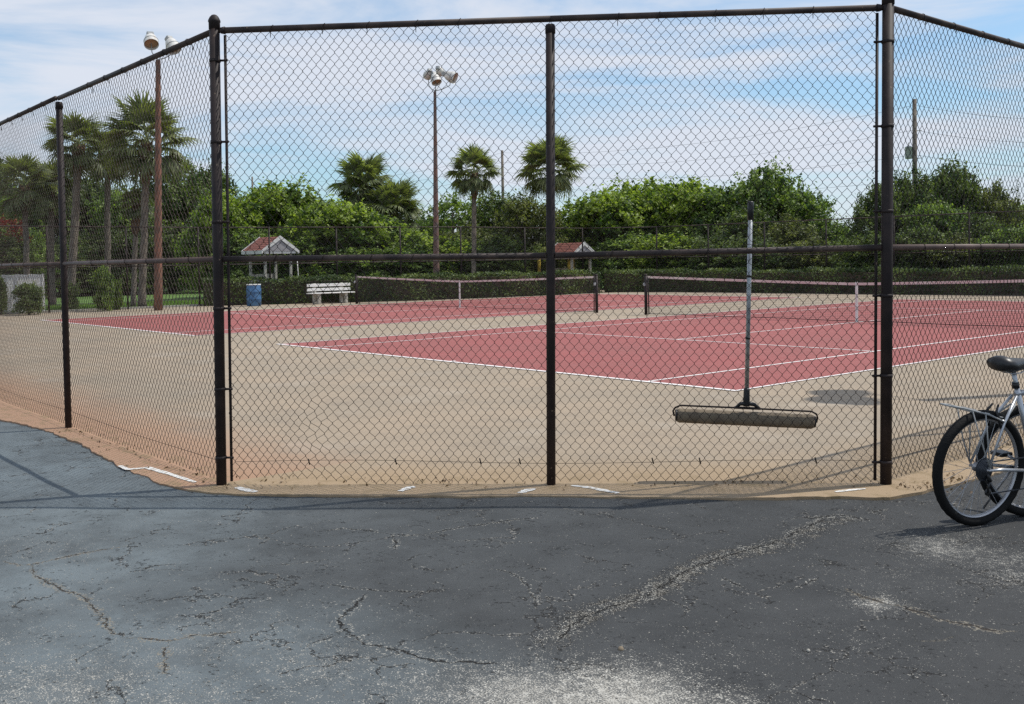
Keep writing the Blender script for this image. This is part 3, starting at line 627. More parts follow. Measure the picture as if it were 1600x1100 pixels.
rings = [a-ax*.0+ax*((b_-a).length*i/60) for i in range(61)]; rs = [RR*(1+.02*R_.uniform(-1, 1)) for _ in rings]; rs[0] = rs[-1] = RR*.86; mb.tube(rings, rs, 26); rl = mb.build('roller', M['foam'], sq); rl.location = -hb
for e_, s in ((a, -1), (b_, 1)): MB().tube([S(e_+ax*s*.001), S(e_+ax*s*.012)], RR*.8, 16).build('end_cap', M['black'], sq)
up = Vector((0, 0, 1)); out_v = -inn
fr = [a-ax*.02+up*-.005, a-ax*.028+up*.03, a-ax*.015+up*.058+out_v*.03, a+ax*.02+up*.076+out_v*.035, a.lerp(b_, .5)+up*.078+out_v*.035, b_-ax*.02+up*.076+out_v*.035, b_+ax*.015+up*.058+out_v*.03, b_+ax*.028+up*.03, b_+ax*.02+up*-.005]
MB().tube([S(p) for p in fr], .0065, 8).build('wire_frame', M['pipe'], sq)
mb = MB(); j0 = a.lerp(b_, .513)+up*.078+out_v*.03; hv = (ht-hb).normalized()
mb.tube([S(hb-hv*.065), S(hb-hv*.05), S(hb+hv*.05), S(hb+hv*.06)], [.022, .024, .021, .018], 12); mb.build('socket', M['black'], sq)
mb = MB(); mb.tube([S(j0-ax*.085-up*.004), S(j0-ax*.05+up*.026), S(j0+up*.034), S(j0+ax*.05+up*.026), S(j0+ax*.085-up*.004)], [.008, .013, .017, .013, .008], 10); mb.tube([S(j0-ax*.09), S(j0+ax*.09)], .009, 8); mb.build('yoke', M['black'], sq)
q = hb.lerp(ht, .79); mb = MB(); mb.tube([S(q+(-inn*math.cos(w)+ax*math.sin(w))*.035-inn*.03) for w in np.linspace(0, 6.28, 14)[:-1]], .0022, 5, closed=True); mb.build('hanging_wire', M['wire'], sq)

# ------------------------------------------------------------------ nets
def tennis_net(x1, label):
    x0 = x1-CW; e = empty('tennis_net', ((x0+x1)/2, CL/2, 0)); tag(e, label, 'net', 'nets across the two courts')
    hwid = CW/2+.914
    def topz(x): return .914+(1.07-.914)*(abs(x)/hwid)**1.15
    v = []; q = []
    def cord(a, b_, r):
        a = np.array(a); b_ = np.array(b_); d = b_-a; d /= np.linalg.norm(d); s_ = np.cross(d, [0, 1, 0]); i = len(v)
        for p in (a, b_):
            v.extend([p+s_*r, p+np.array([0, r, 0]), p-s_*r, p-np.array([0, r, 0])])
        q.extend([(i+k, i+(k+1) % 4, i+4+(k+1) % 4, i+4+k) for k in range(4)])
    xs_ = np.arange(-hwid+.05, hwid-.04, .045)
    for x in xs_: cord((x, 0, .035), (x, 0, topz(x)-.03), .0017)
    nseg = 24
    for k in range(1, 22):
        X = np.linspace(-hwid+.05, hwid-.05, nseg+1)
        for xa, xb in zip(X[:-1], X[1:]): 
            za = .035+(topz(xa)-.065)*k/21; zb_ = .035+(topz(xb)-.065)*k/21; cord((xa, 0, za), (xb, 0, zb_), .0017)
    npmesh('net_mesh', np.array(v), np.array(q), M['black'], e)
    m_ = MB(); X = np.linspace(-hwid+.04, hwid-.04, 41); vs = []
    for x in X: z = topz(x); vs += [(x, -.008, z-.058), (x, .008, z-.058), (x, .010, z), (x, -.010, z)]
    m_.add(vs, [(4*i+k, 4*i+(k+1) % 4, 4*i+4+(k+1) % 4, 4*i+4+k) for i in range(40) for k in range(4)]); m_.build('top_band', M['band'], e)
    m_ = MB(); m_.tube([(x, 0, .035+.006*math.sin(x*2.1)) for x in X], .009, 5); m_.build('bottom_cord', M['black'], e)
    m_ = MB(); m_.box((-.028, -.013, .004), (.028, .013, .93)); m_.build('centre_strap', M['white'], e)
    for s in (-1, 1):
        m_ = MB(); m_.tube([(s*(hwid+.03), 0, -.02), (s*(hwid+.03), 0, 1.09)], .044, 12); m_.lathe([(.048, 1.09), (.048, 1.105), (.03, 1.12), (.001, 1.123)], 12, Matrix.Translation((s*(hwid+.03), 0, 0))); po = m_.build('net_post', M['pipe'], e)
        MB().box((s*(hwid+.03)-.03, -.085, .80), (s*(hwid+.03)+.03, -.045, .88), bev=.006).build('ratchet', M['steel'], po)
        MB().tube([(s*(hwid-.075), 0, .02), (s*(hwid-.06), 0, 1.05)], .016, 8).build('lacing_rod', M['pipe'], e)
    return e
tennis_net(0, 'net of the nearer court on the right, its left post beside the middle gap')
n2_ = tennis_net(-(CW+GAP), 'net of the farther court on the left, behind the centre fence post')

# ------------------------------------------------------------------ far small things: barrel, bench, second squeegee, hose
g = gp(397, 478); bz = .84; e = empty('barrel', (g[0], g[1], 0)); tag(e, 'worn blue plastic barrel standing before the hedge left of the white bench', 'barrel')
MB().lathe([(.24, .0), (.27, .02), (.275, .25), (.285, .27), (.275, .29), (.28, .52), (.29, .54), (.28, .56), (.272, .78), (.262, .80)], 24).build('drum', M['blue'], e)
MB().lathe([(.263, .795), (.275, .80), (.275, .83), (.25, .835), (.25, .79)], 24, cap=False).build('rim', M['white'], e)
g = gp(512, 474); e = empty('bench', (g[0]+.2, g[1], 0), 0); tag(e, 'white slatted bench with concrete legs in front of the hedge', 'bench')
hl = .98
for y in (-hl*.62, hl*.62):
    m_ = MB(); m_.box((-.22, y-.06, 0), (-.10, y+.06, .80), bev=.01); m_.box((.12, y-.06, 0), (.24, y+.06, .40), bev=.01); m_.box((-.10, y-.05, .30), (.12, y+.05, .40), bev=.008); m_.build('leg', M['conc'], e)
for x in (-.08, .07, .22): MB().box((x-.065, -hl, .402), (x+.065, hl, .44), bev=.006).build('seat_slat', M['white'], e)
for z in (.56, .73): MB().box((-.098, -hl, z-.055), (-.06, hl, z+.055), bev=.006).build('back_slat', M['white'], e)
g = gp(469, 473); e = empty('court_squeegee', (g[0], g[1], 0)); tag(e, 'thin white handled squeegee leaning upright before the hedge left of the bench', 'squeegee')
MB().tube([(0, 0, .06), (-.10, -.03, hz(g, 408))], .016, 8).build('handle', M['white'], e)
MB().box((-.03, -.40, .0), (.03, .40, .06), bev=.01).build('blade', M['black'], e)
g = gp(437, 474); m_ = MB()
for k in range(3): m_.tube([(g[0]+.0, g[1]+(.17+.01*k)*math.cos(w), .17+.02*k+(.16)*math.sin(w)) for w in np.linspace(0, 6.28, 18)[:-1]], .014, 6, closed=True)
tag(m_.build('hose', M['conc']), 'small coil of pale hose at the foot of the hedge beside the barrel', 'hose')

# ------------------------------------------------------------------ shelters beyond the hedge
def shelter(px, depth, ridge_y, label):
    g = gd(px, depth); zr = hz(g, ridge_y); ze = zr-.62; e = empty('shelter', (g[0], g[1], 0)); tag(e, label, 'shelter', 'small shelters with red roofs')
    w, l = .88, .95
    for sx in (-1, 1):
        for sy in (-1, 1): MB().box((sx*(l-.25)-.05, sy*(w-.25)-.05, -.1), (sx*(l-.25)+.05, sy*(w-.25)+.05, ze+.1)).build('post', M['conc'], e)
    for s in (-1, 1):
        m_ = MB(); nn = 7
        for i in range(nn):      # courses of shingles step down the slope
            u0, u1 = i/nn, (i+1)/nn; y0, y1 = s*w*u0, s*w*u1; z0_, z1_ = zr-(zr-ze)*u0, zr-(zr-ze)*u1
            m_.add([(-l, y0, z0_+.02), (l, y0, z0_+.02), (l, y1, z1_+.035), (-l, y1, z1_+.035), (-l, y1, z1_), (l, y1, z1_)], [(0, 1, 2, 3), (3, 2, 5, 4)])
        m_.build('roof_slope', M['roof'], e)
        MB().box((-l, min(s*w, s*(w+.03)), ze-.13), (l, max(s*w, s*(w+.03)), ze+.03)).build('eave_board', M['white'], e)
    for x0_, x1_ in ((l, l+.035), (-l-.035, -l)):
        for s in (-1, 1):
            ln_ = [(s*(w+.05), ze-.12), (s*(w+.05), ze+.03), (0, zr+.06), (0, zr-.12)]
            vs = [(x0_, y, z) for y, z in ln_]+[(x1_, y, z) for y, z in ln_]; MB().add(vs, [(0, 1, 2, 3), (7, 6, 5, 4), (0, 4, 5, 1), (1, 5, 6, 2), (2, 6, 7, 3), (3, 7, 4, 0)]).build('barge_board', M['white'], e)
        xm = x0_-.03 if x0_ > 0 else x1_+.0
        vs = [(xm, -w, ze-.02), (xm, w, ze-.02), (xm, 0, zr-.02), (xm+.03, -w, ze-.02), (xm+.03, w, ze-.02), (xm+.03, 0, zr-.02)]; MB().add(vs, [(0, 1, 2), (5, 4, 3), (0, 3, 4, 1), (1, 4, 5, 2), (2, 5, 3, 0)]).build('gable', M['gable'], e)
        MB().box((x0_-.06, -w+.1, ze-.12), (x0_-.02, w-.1, ze-.02)).build('tie_beam', M['white'], e)
    MB().box((-.5, -w+.3, .42), (-.1, w-.3, .48)).build('bench_seat', M['conc'], e)
    MB().box((-l+.2, -w+.31, .5), (-l+.24, w-.31, 1.15)).build('back_panel', M['conc'], e)
    return e
M['gable'] = mat('gable_grey', (.36, .34, .35), .8, noise=(12, (.28, .27, .28), .4, .7))
shelter(424, 47, 371, 'small red roofed shelter behind the hedge above the blue barrel')
shelter(893, 52, 380, 'small red roofed shelter half hidden behind the centre fence post')
g = gd(893, 51.7); z0_ = hz(g, 421); z1_ = hz(g, 402); m_ = MB(); m_.box((g[0]-.08, g[1]-.2, z0_), (g[0]+.06, g[1]+.2, z1_), bev=.03); m_.tube([(g[0], g[1], z1_), (g[0], g[1], z1_+.5)], .012, 6)
tag(m_.build('hanging_bag', M['yellow']), 'yellow pad hanging under the roof of the right shelter', 'bag')
g = gd(843, 52); e = empty('pole', (g[0], g[1], 0)); tag(e, 'thin dark pole with a yellow sleeve left of the centre fence post', 'pole')
MB().tube([(0, 0, -.1), (0, 0, hz(g, 398))], .04, 8).build('shaft', M['pipe'], e); MB().tube([(0, 0, hz(g, 426)), (0, 0, hz(g, 400))], .09, 10).build('sleeve', M['yellow'], e)

# white board screen at the far left
g = gp(75, 489); e = empty('board_fence', (g[0]-.6, g[1], 0)); tag(e, 'low white board fence behind the clipped shrub at the far left', 'fence')
ht_ = hz(g, 429)
for i in range(14): MB().box((-.012, -i*.15-.143, .04), (.012, -i*.15, ht_+.01*((i*7) % 3)), bev=.004).build('board', M['white'], e)
MB().box((-.05, -2.15, ht_-.1), (-.014, .0, ht_-.02)).build('back_rail', M['white'], e); MB().box((-.04, .002, -.05), (.04, .08, ht_+.03)).build('end_post', M['white'], e)

# ------------------------------------------------------------------ floodlight poles
def fixture(parent, p, aim, size=.26, bulb=True):
    a = Vector(aim).normalized(); Mx = Matrix.Translation(p) @ a.to_track_quat('Z', 'Y').to_matrix().to_4x4(); s = size
    h = MB(); h.lathe([(.02, -s*1.25), (s*.45, -s*1.2), (s*.75, -s*.8), (s*.92, -s*.2), (s, s*.1), (s, s*.75), (s*1.02, s*.78)], 20, Mx, cap=False); o = h.build('lamp_housing', M['cap'], parent)
    MB().lathe([(s*1.03, s*.05), (s*1.03, s*.12), (s*.99, s*.12)], 20, Mx, cap=False).build('lamp_clip_ring', M['transf'], o)
    MB().lathe([(.01, s*.25), (s*.97, s*.35), (s*.97, s*.36)], 20, Mx, cap=False).build('lamp_glass', M['lampin'], o)
    MB().box((-s*.5, -s*.45, -s*1.7), (s*.5, s*.45, -s*1.05), Mx, bev=s*.12).build('ballast', M['transf'], o)
    return o
def light_pole(foot, top, label, fixs, r0=.155, r1=.085, arm=True, wm='wood'):
    f = np.array(foot); e = empty('light_pole', (f[0], f[1], 0)); tag(e, label, 'light pole', 'floodlight poles round the courts')
    T = Vector(top)-Vector((f[0], f[1], 0)); P = [Vector((0, 0, -.2)).lerp(T, i/8) for i in range(9)]
    MB().tube(P, [r0+(r1-r0)*i/8 for i in range(9)], 14).build('pole', M[wm], e)
    for off, aim, s in fixs:
        p = T+Vector(off); fixture(e, p, aim, s)
        q0 = T+Vector((0, 0, .02)); mid_ = Vector((T.x+off[0]*.9, T.y+off[1]*.9, T.z+off[2]*.35+.03)); MB().tube([q0, q0.lerp(mid_, .5)+Vector((0, 0, -.04)), mid_, p], .017, 8).build('lamp_arm', M['transf'], e)
    return e
RVh = Vector((RV[0], RV[1], 0)).normalized(); FVh = Vector((FV[0], FV[1], 0)).normalized(); UP = Vector((0, 0, 1))
def o3(r, f, u): return tuple(RVh*r+FVh*f+UP*u)
g = gp(247, 485); dd = float((g-CAM)@FV)
light_pole(g, dep(247, 94, dd), 'reddish wooden floodlight pole among the palms at left', [(o3(-.20, -.1, .66), o3(.25, -.55, -.72), .25), (o3(.50, .1, .52), o3(.45, -.35, -.75), .25)])
g = gp(682, 466); dd = float((g-CAM)@FV)
lp = light_pole(g, dep(679.5, 143, dd), 'tall floodlight pole with four lamps between the two shelters', [(o3(-.30, .25, .78), o3(-.35, .75, -.5), .19), (o3(.05, -.1, .50), o3(.25, -.35, -.75), .22), (o3(.72, 0, .62), o3(.9, -.25, -.40), .25), (o3(.20, .5, .95), o3(.3, .8, -.45), .18)], .15, .06, wm='woodworn')
# third pole stands outside the frame; its lamps throw the two long soft shadows on the slab
tipg = gp(1402, 628); HT = 9.0; off = HT/math.tan(SUN_EL); bx_ = tipg[0]+math.sin(SUN_AZ)*off; by_ = tipg[1]+math.cos(SUN_AZ)*off
light_pole((bx_-.0, by_, 0), (bx_-.0, by_, HT-.6), 'floodlight pole standing on the right beyond the frame, its lamp shadows on the slab', [((-.47, -.26, .55), (-.7, -.2, -.6), .32), ((-.78, .20, .60), (-.7, .3, -.6), .30)])

# ------------------------------------------------------------------ utility poles and wires
def upole(px, top_y, depth, label, tr=False, r=.16):
    g = gd(px, depth); h = hz(g, top_y); e = empty('utility_pole', (g[0], g[1], 0)); tag(e, label, 'utility pole', 'utility poles beyond the trees')
    MB().tube([(0, 0, -.2), (0, 0, h*.5), (0, 0, h)], [r*1.15, r, r*.8], 12).build('pole', M['woodgrey'], e)
    if tr:
        z = hz(g, 238); c_ = -RVh*.38+UP*z; MB().lathe([(.02, -.42), (.20, -.40), (.22, -.3), (.22, .3), (.24, .33), (.12, .4), (.01, .42)], 14, Matrix.Translation(c_)).build('transformer', M['transf'], e)
        MB().tube([c_+UP*.4, c_+UP*.62], .03, 6).build('bushing', M['conc'], e); MB().tube([c_+RVh*.1, (0, 0, z)], .03, 6).build('bracket', M['transf'], e)
        for zz in (hz(g, 205), hz(g, 248)): MB().tube([(0, 0, zz), tuple(RVh*.45+UP*(zz+.05))], .025, 6).build('insulator_arm', M['transf'], e)
    return Vector((g[0], g[1], h))
u1 = upole(788, 235, 95, 'bare grey utility pole rising between the two middle palms', r=.14)
u2 = upole(1430, 155, 66, 'tall utility pole with a grey transformer behind the right fence', True)
u0 = upole(398, 276, 120, 'distant thin utility pole behind the bright trees at left', r=.12); u3 = dep(1950, 150, 60); u3 = Vector(u3)
def cable(a, b_, sag, label, r=.010):
    P = [a.lerp(b_, i/24)-UP*sag*4*(i/24)*(1-i/24) for i in range(25)]; o = MB().tube(P, r, 4).build('power_line', M['cable']); tag(o, label, 'cable', 'power lines strung between the utility poles')
for k, nm in ((0, 'top'), (1, 'second'), (2, 'third'), (3, 'lowest')):
    z = Vector((0, 0, -.3-1.25*k)); cable(u1+z*.7, u2+z*1.25, 1.0, f'{nm} power line between the middle and right utility poles'); cable(u2+z*1.25, u3+z, 1.0, f'{nm} power line leaving the right utility pole to the right')
    if k < 3: cable(u0+z*.8, u1+z*.7, 1.2, f'{nm} power line between the distant and middle utility poles')

# ------------------------------------------------------------------ vegetation
def leaves(centres, tone, size, aspect=.5, outward=None, rg=NP, droop=0.):
    n = len(centres); nrm = rg.normal(size=(n, 3)); 
    if outward is not None: nrm = nrm*.95+outward*.6+np.array([0, 0, .35])
    nrm /= np.linalg.norm(nrm, axis=1)[:, None]; a = rg.normal(size=(n, 3)); a[:, 2] -= droop; a -= nrm*(a*nrm).sum(1)[:, None]; a /= np.linalg.norm(a, axis=1)[:, None]; b_ = np.cross(nrm, a)
    s = size*rg.uniform(.6, 1.35, n)[:, None]; v = np.stack([centres-a*s, centres+b_*s*aspect+nrm*s*.12, centres+a*s, centres-b_*s*aspect+nrm*s*.12], 1).reshape(-1, 3)
    return v, np.arange(n*4).reshape(-1, 4), np.repeat(tone, 4)
def crown_mesh(name, blobs, nclump, per, size, m_, seed, spread=.32, aspect=.5, tips=0.):
    rg = np.random.default_rng(seed); B = np.array(blobs, float); vol = (B[:, 3]*B[:, 4]+B[:, 4]*B[:, 5]+B[:, 3]*B[:, 5]); k = rg.choice(len(B), nclump, p=vol/vol.sum())
    d = rg.normal(size=(nclump, 3)); d /= np.linalg.norm(d, axis=1)[:, None]; d[:, 2] = np.where(d[:, 2] < -.4, -d[:, 2], d[:, 2]); rad = rg.uniform(.55, 1.03, nclump)**.6; rad += (rg.random(nclump) < tips)*rg.uniform(0, .22, nclump)
    C = B[k, :3]+d*B[k, 3:6]*rad[:, None]; spr = (rg.random(nclump) < tips)&(d[:, 2] > .3); C[spr, 2] += rg.uniform(.05, .45, spr.sum()); C[:, 2] = np.maximum(C[:, 2], .1)
    ct = np.clip(rg.normal(.5, .34, nclump), 0, 1); csp = spread*rg.uniform(.5, 1.35, nclump)
    c_ = np.repeat(C, per, 0)+rg.normal(size=(nclump*per, 3))*np.repeat(csp, per)[:, None]*np.stack([np.repeat(np.where(spr, .3, .5), per)]*2+[np.repeat(np.where(spr, .8, .42), per)], 1); tn = np.clip(np.repeat(ct, per)+rg.normal(0, .12, nclump*per), 0, 1)
    v, q, t_ = leaves(c_, tn, size, aspect, np.repeat(d, per, 0), rg); o = npmesh(name, v, q, m_, None, t_); me_ = o.data; bpy.data.objects.remove(o); return me_
def blobs_bush(seed, w=3., h=6., n=9, base=.5):
    r = random.Random(seed); o = []
    for i in range(n):
        z = base+(h-1.4)*(i+.5)/n*r.uniform(.75, 1.1); a = r.uniform(0, 6.28); k = w*.55*r.uniform(.2, 1)*(1-.35*(z/h)); rr = r.uniform(.85, 1.55)*w/3
        o.append((k*math.cos(a), k*math.sin(a), z, rr*1.15, rr*1.15, rr*.95))
    o.append((0, 0, h-1.15, 1.1*w/3, 1.1*w/3, 1.1))
    for k in range(4): a = k*1.57+r.uniform(-.4, .4); q = w*r.uniform(.32, .5); o.append((q*math.cos(a), q*math.sin(a), h-r.uniform(1.3, 2.1), 1.15*w/3, 1.15*w/3, 1.05))
    o.append((w*.3, 0, 1.2, w*.6, w*.6, 1.3)); o.append((-w*.3, 0, 1.1, w*.6, w*.6, 1.3)); return o
CR = {}
for i in range(3): CR['bright%d' % i] = crown_mesh('crown', blobs_bush(20+i), 720, 36, .115, M['leafbright'], 100+i, .36, .6, .5)
for i in range(3): CR['mid%d' % i] = crown_mesh('crown', blobs_bush(30+i), 700, 36, .11, M['leafmid'], 110+i, .35, .55, .5)
for i in range(3): CR['dark%d' % i] = crown_mesh('crown', blobs_bush(40+i, 3., 6., 10), 680, 36, .105, M['leafdark'], 120+i, .35, .45, .6)
for i in range(2): CR['olive%d' % i] = crown_mesh('crown', blobs_bush(50+i, 3., 6., 8), 600, 34, .10, M['leafolive'], 130+i, .32, .45, .6)
CR['sparse0'] = crown_mesh('crown', blobs_bush(60, 3., 6., 10), 300, 24, .125, M['leafmid'], 140, .28, .42, .5)
CR['red0'] = crown_mesh('crown', [(0, 0, 2.5, 1.4, 1.4, .8), (.7, .5, 2.0, .8, .8, .6)], 120, 20, .07, M['leafred'], 150, .22, .5, .2)
def trunk_mesh(seed):
    r = random.Random(seed); m_ = MB(); ends = []
    for s in range(3):
        a = r.uniform(0, 6.28); x = .25*math.cos(a); y = .25*math.sin(a); p = [Vector((x*.4, y*.4, -.1))]
        for k in range(5): p.append(p[-1]+Vector((math.cos(a)*.22+r.uniform(-.1, .1), math.sin(a)*.22+r.uniform(-.1, .1), 1.0)))
        m_.tube(p, [.13, .11, .09, .07, .05, .025], 7)
        for k in (2, 3, 4):
            b0 = p[k]; aa = r.uniform(0, 6.28); m_.tube([b0, b0+Vector((math.cos(aa)*.6, math.sin(aa)*.6, .5)), b0+Vector((math.cos(aa)*1.2, math.sin(aa)*1.2, .9))], [.05, .035, .015], 5)
    o = m_.build('trunk', M['bark']); me_ = o.data; bpy.data.objects.remove(o); return me_
TR = [trunk_mesh(i) for i in range(3)]
NT = [0]
def tree(kind, px, top, depth, width, label, name='tree', group='trees beyond the courts'):
    g = gd(px, depth, -.05); h = hz(g, top); e = empty(name, tuple(g)); tag(e, label, 'tree' if name != 'shrub' else 'shrub', group); NT[0] += 1
    sx = width*1.12/6.4; sz = h/6.1; a = NT[0]*1.31
    e.rotation_euler = (0, 0, a)
    linked('trunk', TR[NT[0] % 3], e, scale=(sx, sx, sz)); linked('crown', CR[kind], e, scale=(sx, sx, sz)); return e
T_ = [
 ('dark0', -30, 262, 56, 7.5, 'dark tree behind the palms at the far left edge'),
 ('mid1', 55, 300, 52, 5.5, 'mid green tree between the two leftmost palms'),
 ('dark1', 98, 285, 57, 6.0, 'dark tree behind the leftmost fence post'),
 ('dark2', 150, 290, 54, 5.5, 'dark tree filling the gap between the tall palms'),
 ('mid2', 196, 300, 52, 5.0, 'tree directly behind the double palm trunk'),
 ('dark0', 268, 268, 55, 6.2, 'tall dark tree right of the reddish floodlight pole'),
 ('dark2', 318, 276, 60, 5.6, 'dark tree behind the left corner fence post'),
 ('bright1', 352, 306, 52, 4.6, 'bright tree just right of the left corner post'),
 ('bright0', 428, 290, 55, 6.6, 'bright round tree behind the left red roofed shelter'),
 ('mid0', 487, 306, 58, 5.5, 'green tree right of the left shelter, behind the bench'),
 ('bright2', 525, 318, 52, 5.6, 'bright leafy tree below the shaggy twin palms'),
 ('mid1', 590, 345, 54, 5.8, 'low green tree under the shaggy twin palms'),
 ('bright0', 650, 362, 53, 5.0, 'low bright tree just left of the tall floodlight pole'),
 ('sparse0', 712, 302, 56, 5.0, 'thin crowned tree between floodlight pole and first middle palm'),
 ('mid2', 668, 338, 62, 4.6, 'distant green tree behind the tall floodlight pole'),
 ('dark1', 775, 312, 57, 5.0, 'dark tree between the two middle palms'),
 ('olive0', 828, 306, 54, 4.8, 'olive brown tree just left of the centre fence post'),
 ('olive1', 738, 352, 53, 4.6, 'low olive tree at the foot of the first middle palm'),
 ('bright1', 893, 336, 58, 4.8, 'bright low tree behind the right red roofed shelter'),
 ('bright2', 950, 302, 57, 5.6, 'bright tree right of the right shelter'),
 ('bright0', 1018, 284, 58, 6.2, 'tallest bright tree above the gap between the nets'),
 ('bright1', 1085, 287, 57, 5.8, 'bright tree left of the hanging roller handle'),
 ('mid0', 1143, 287, 56, 5.4, 'green tree right behind the roller handle'),
 ('mid1', 1197, 275, 54, 4.6, 'tall green tree just right of the roller handle'),
 ('dark2', 1170, 335, 52, 4.8, 'dark low tree behind the roller handle'),
 ('mid2', 1252, 298, 53, 4.6, 'green tree sloping down toward the sky gap'),
 ('olive1', 1235, 340, 50, 4.0, 'olive low tree in front of the sloping green tree'),
 ('mid0', 1300, 345, 52, 3.8, 'low green tree in the sky gap left of the right corner post'),
 ('mid1', 1335, 372, 48, 3.6, 'lowest tree in the sky gap left of the right corner post'),
 ('dark0', 1372, 300, 46, 3.0, 'dark tree peeking out left of the right corner post'),
 ('dark1', 1412, 280, 47, 4.0, 'dark tree between the right corner post and the utility pole'),
 ('dark2', 1488, 268, 48, 3.9, 'tall ragged dark tree right of the utility pole'),
 ('mid2', 1460, 318, 45, 3.8, 'green tree at the foot of the transformer pole'),
 ('olive0', 1548, 288, 48, 3.6, 'ragged olive tree near the right edge'),
 ('bright2', 1590, 322, 52, 4.6, 'bright tree at the right edge of the view'),
 ('dark0', 1530, 345, 44, 4.2, 'low dark tree in front of the ragged olive tree'),
 ('mid0', 1660, 300, 48, 4.6, 'green tree just beyond the right edge'),
 ('dark2', 1740, 290, 48, 5, 'dark tree outside the view to the right'),
 ('bright0', -120, 300, 54, 6, 'bright tree outside the view to the left'),
]
for kd, px, top, dpt, wdt, lab in T_:
    if px < 335: dpt, wdt = dpt*1.25, wdt*1.2
    tree(kd, px, top, dpt, wdt, lab)
# understorey filling the shade beneath the crowns
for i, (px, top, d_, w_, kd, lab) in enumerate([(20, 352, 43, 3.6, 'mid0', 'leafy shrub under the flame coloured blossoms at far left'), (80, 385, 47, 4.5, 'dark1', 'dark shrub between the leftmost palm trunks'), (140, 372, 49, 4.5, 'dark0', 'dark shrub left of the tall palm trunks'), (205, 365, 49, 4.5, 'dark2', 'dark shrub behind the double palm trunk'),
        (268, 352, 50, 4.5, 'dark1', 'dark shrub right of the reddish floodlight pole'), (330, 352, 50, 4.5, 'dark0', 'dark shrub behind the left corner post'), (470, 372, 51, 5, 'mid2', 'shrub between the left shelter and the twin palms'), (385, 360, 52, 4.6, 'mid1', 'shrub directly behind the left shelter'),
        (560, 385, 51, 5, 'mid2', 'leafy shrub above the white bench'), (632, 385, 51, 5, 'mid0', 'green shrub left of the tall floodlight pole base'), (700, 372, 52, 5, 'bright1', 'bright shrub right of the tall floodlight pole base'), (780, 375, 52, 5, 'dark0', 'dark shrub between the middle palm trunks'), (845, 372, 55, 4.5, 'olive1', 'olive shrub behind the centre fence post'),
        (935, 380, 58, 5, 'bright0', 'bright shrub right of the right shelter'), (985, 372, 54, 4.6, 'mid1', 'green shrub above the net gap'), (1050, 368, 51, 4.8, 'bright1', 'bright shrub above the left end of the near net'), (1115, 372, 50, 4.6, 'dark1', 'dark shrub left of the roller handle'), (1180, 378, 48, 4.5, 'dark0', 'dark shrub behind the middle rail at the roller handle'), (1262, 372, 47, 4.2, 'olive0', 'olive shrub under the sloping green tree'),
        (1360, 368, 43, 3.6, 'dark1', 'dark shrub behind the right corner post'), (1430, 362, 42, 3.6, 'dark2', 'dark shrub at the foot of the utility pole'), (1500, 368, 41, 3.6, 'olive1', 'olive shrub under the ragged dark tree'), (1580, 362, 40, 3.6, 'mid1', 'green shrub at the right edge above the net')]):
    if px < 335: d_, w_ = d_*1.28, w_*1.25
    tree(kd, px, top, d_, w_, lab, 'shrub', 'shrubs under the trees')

# blossom tree
g = gd(16, 45); e = tree('dark1', 12, 372, 46, 3.6, 'small tree with red blossom at the left edge'); h = hz(g, 350); linked('blossom', CR['red0'], e, (0, 0, 1.35), (0, 0, 0), (.6, .6, .75))
# garden shrubs beside the far fence
def gshrub(px, foot, top, w_, kd, lab):
    g = gp(px, foot); h = hz(g, top); e = empty('shrub', (g[0], g[1], 0)); tag(e, lab, 'shrub', 'garden shrubs beside the far fence'); e.rotation_euler = (0, 0, px)
    linked('crown', CR[kd], e, scale=(w_/6.4*1.15, w_/6.4*1.15, h/6.0)); linked('trunk', TR[px % 3], e, scale=(w_/6.4, w_/6.4, h/7))
def small_crown(nm, m_, seed): CR[nm] = crown_mesh('crown', blobs_bush(seed, 3., 6., 12, .6), 420, 20, .24, m_, seed+200, .8, .5, .1)
small_crown('gs0', M['leafhedge'], 70); small_crown('gs1', M['leafmid'], 71)
gshrub(45, 492, 446, .95, 'gs0', 'clipped dark shrub before the low white fence'); gshrub(163, 486, 418, .8, 'gs1', 'tall rounded shrub between the fence post and the palms'); gshrub(2, 492, 436, .42, 'gs0', 'dark shrub cut by the left picture edge'); gshrub(183, 484, 438, .45, 'gs1', 'smaller shrub leaning on the tall rounded shrub'); gshrub(112, 486, 446, .55, 'gs0', 'low shrub behind the leftmost fence post')

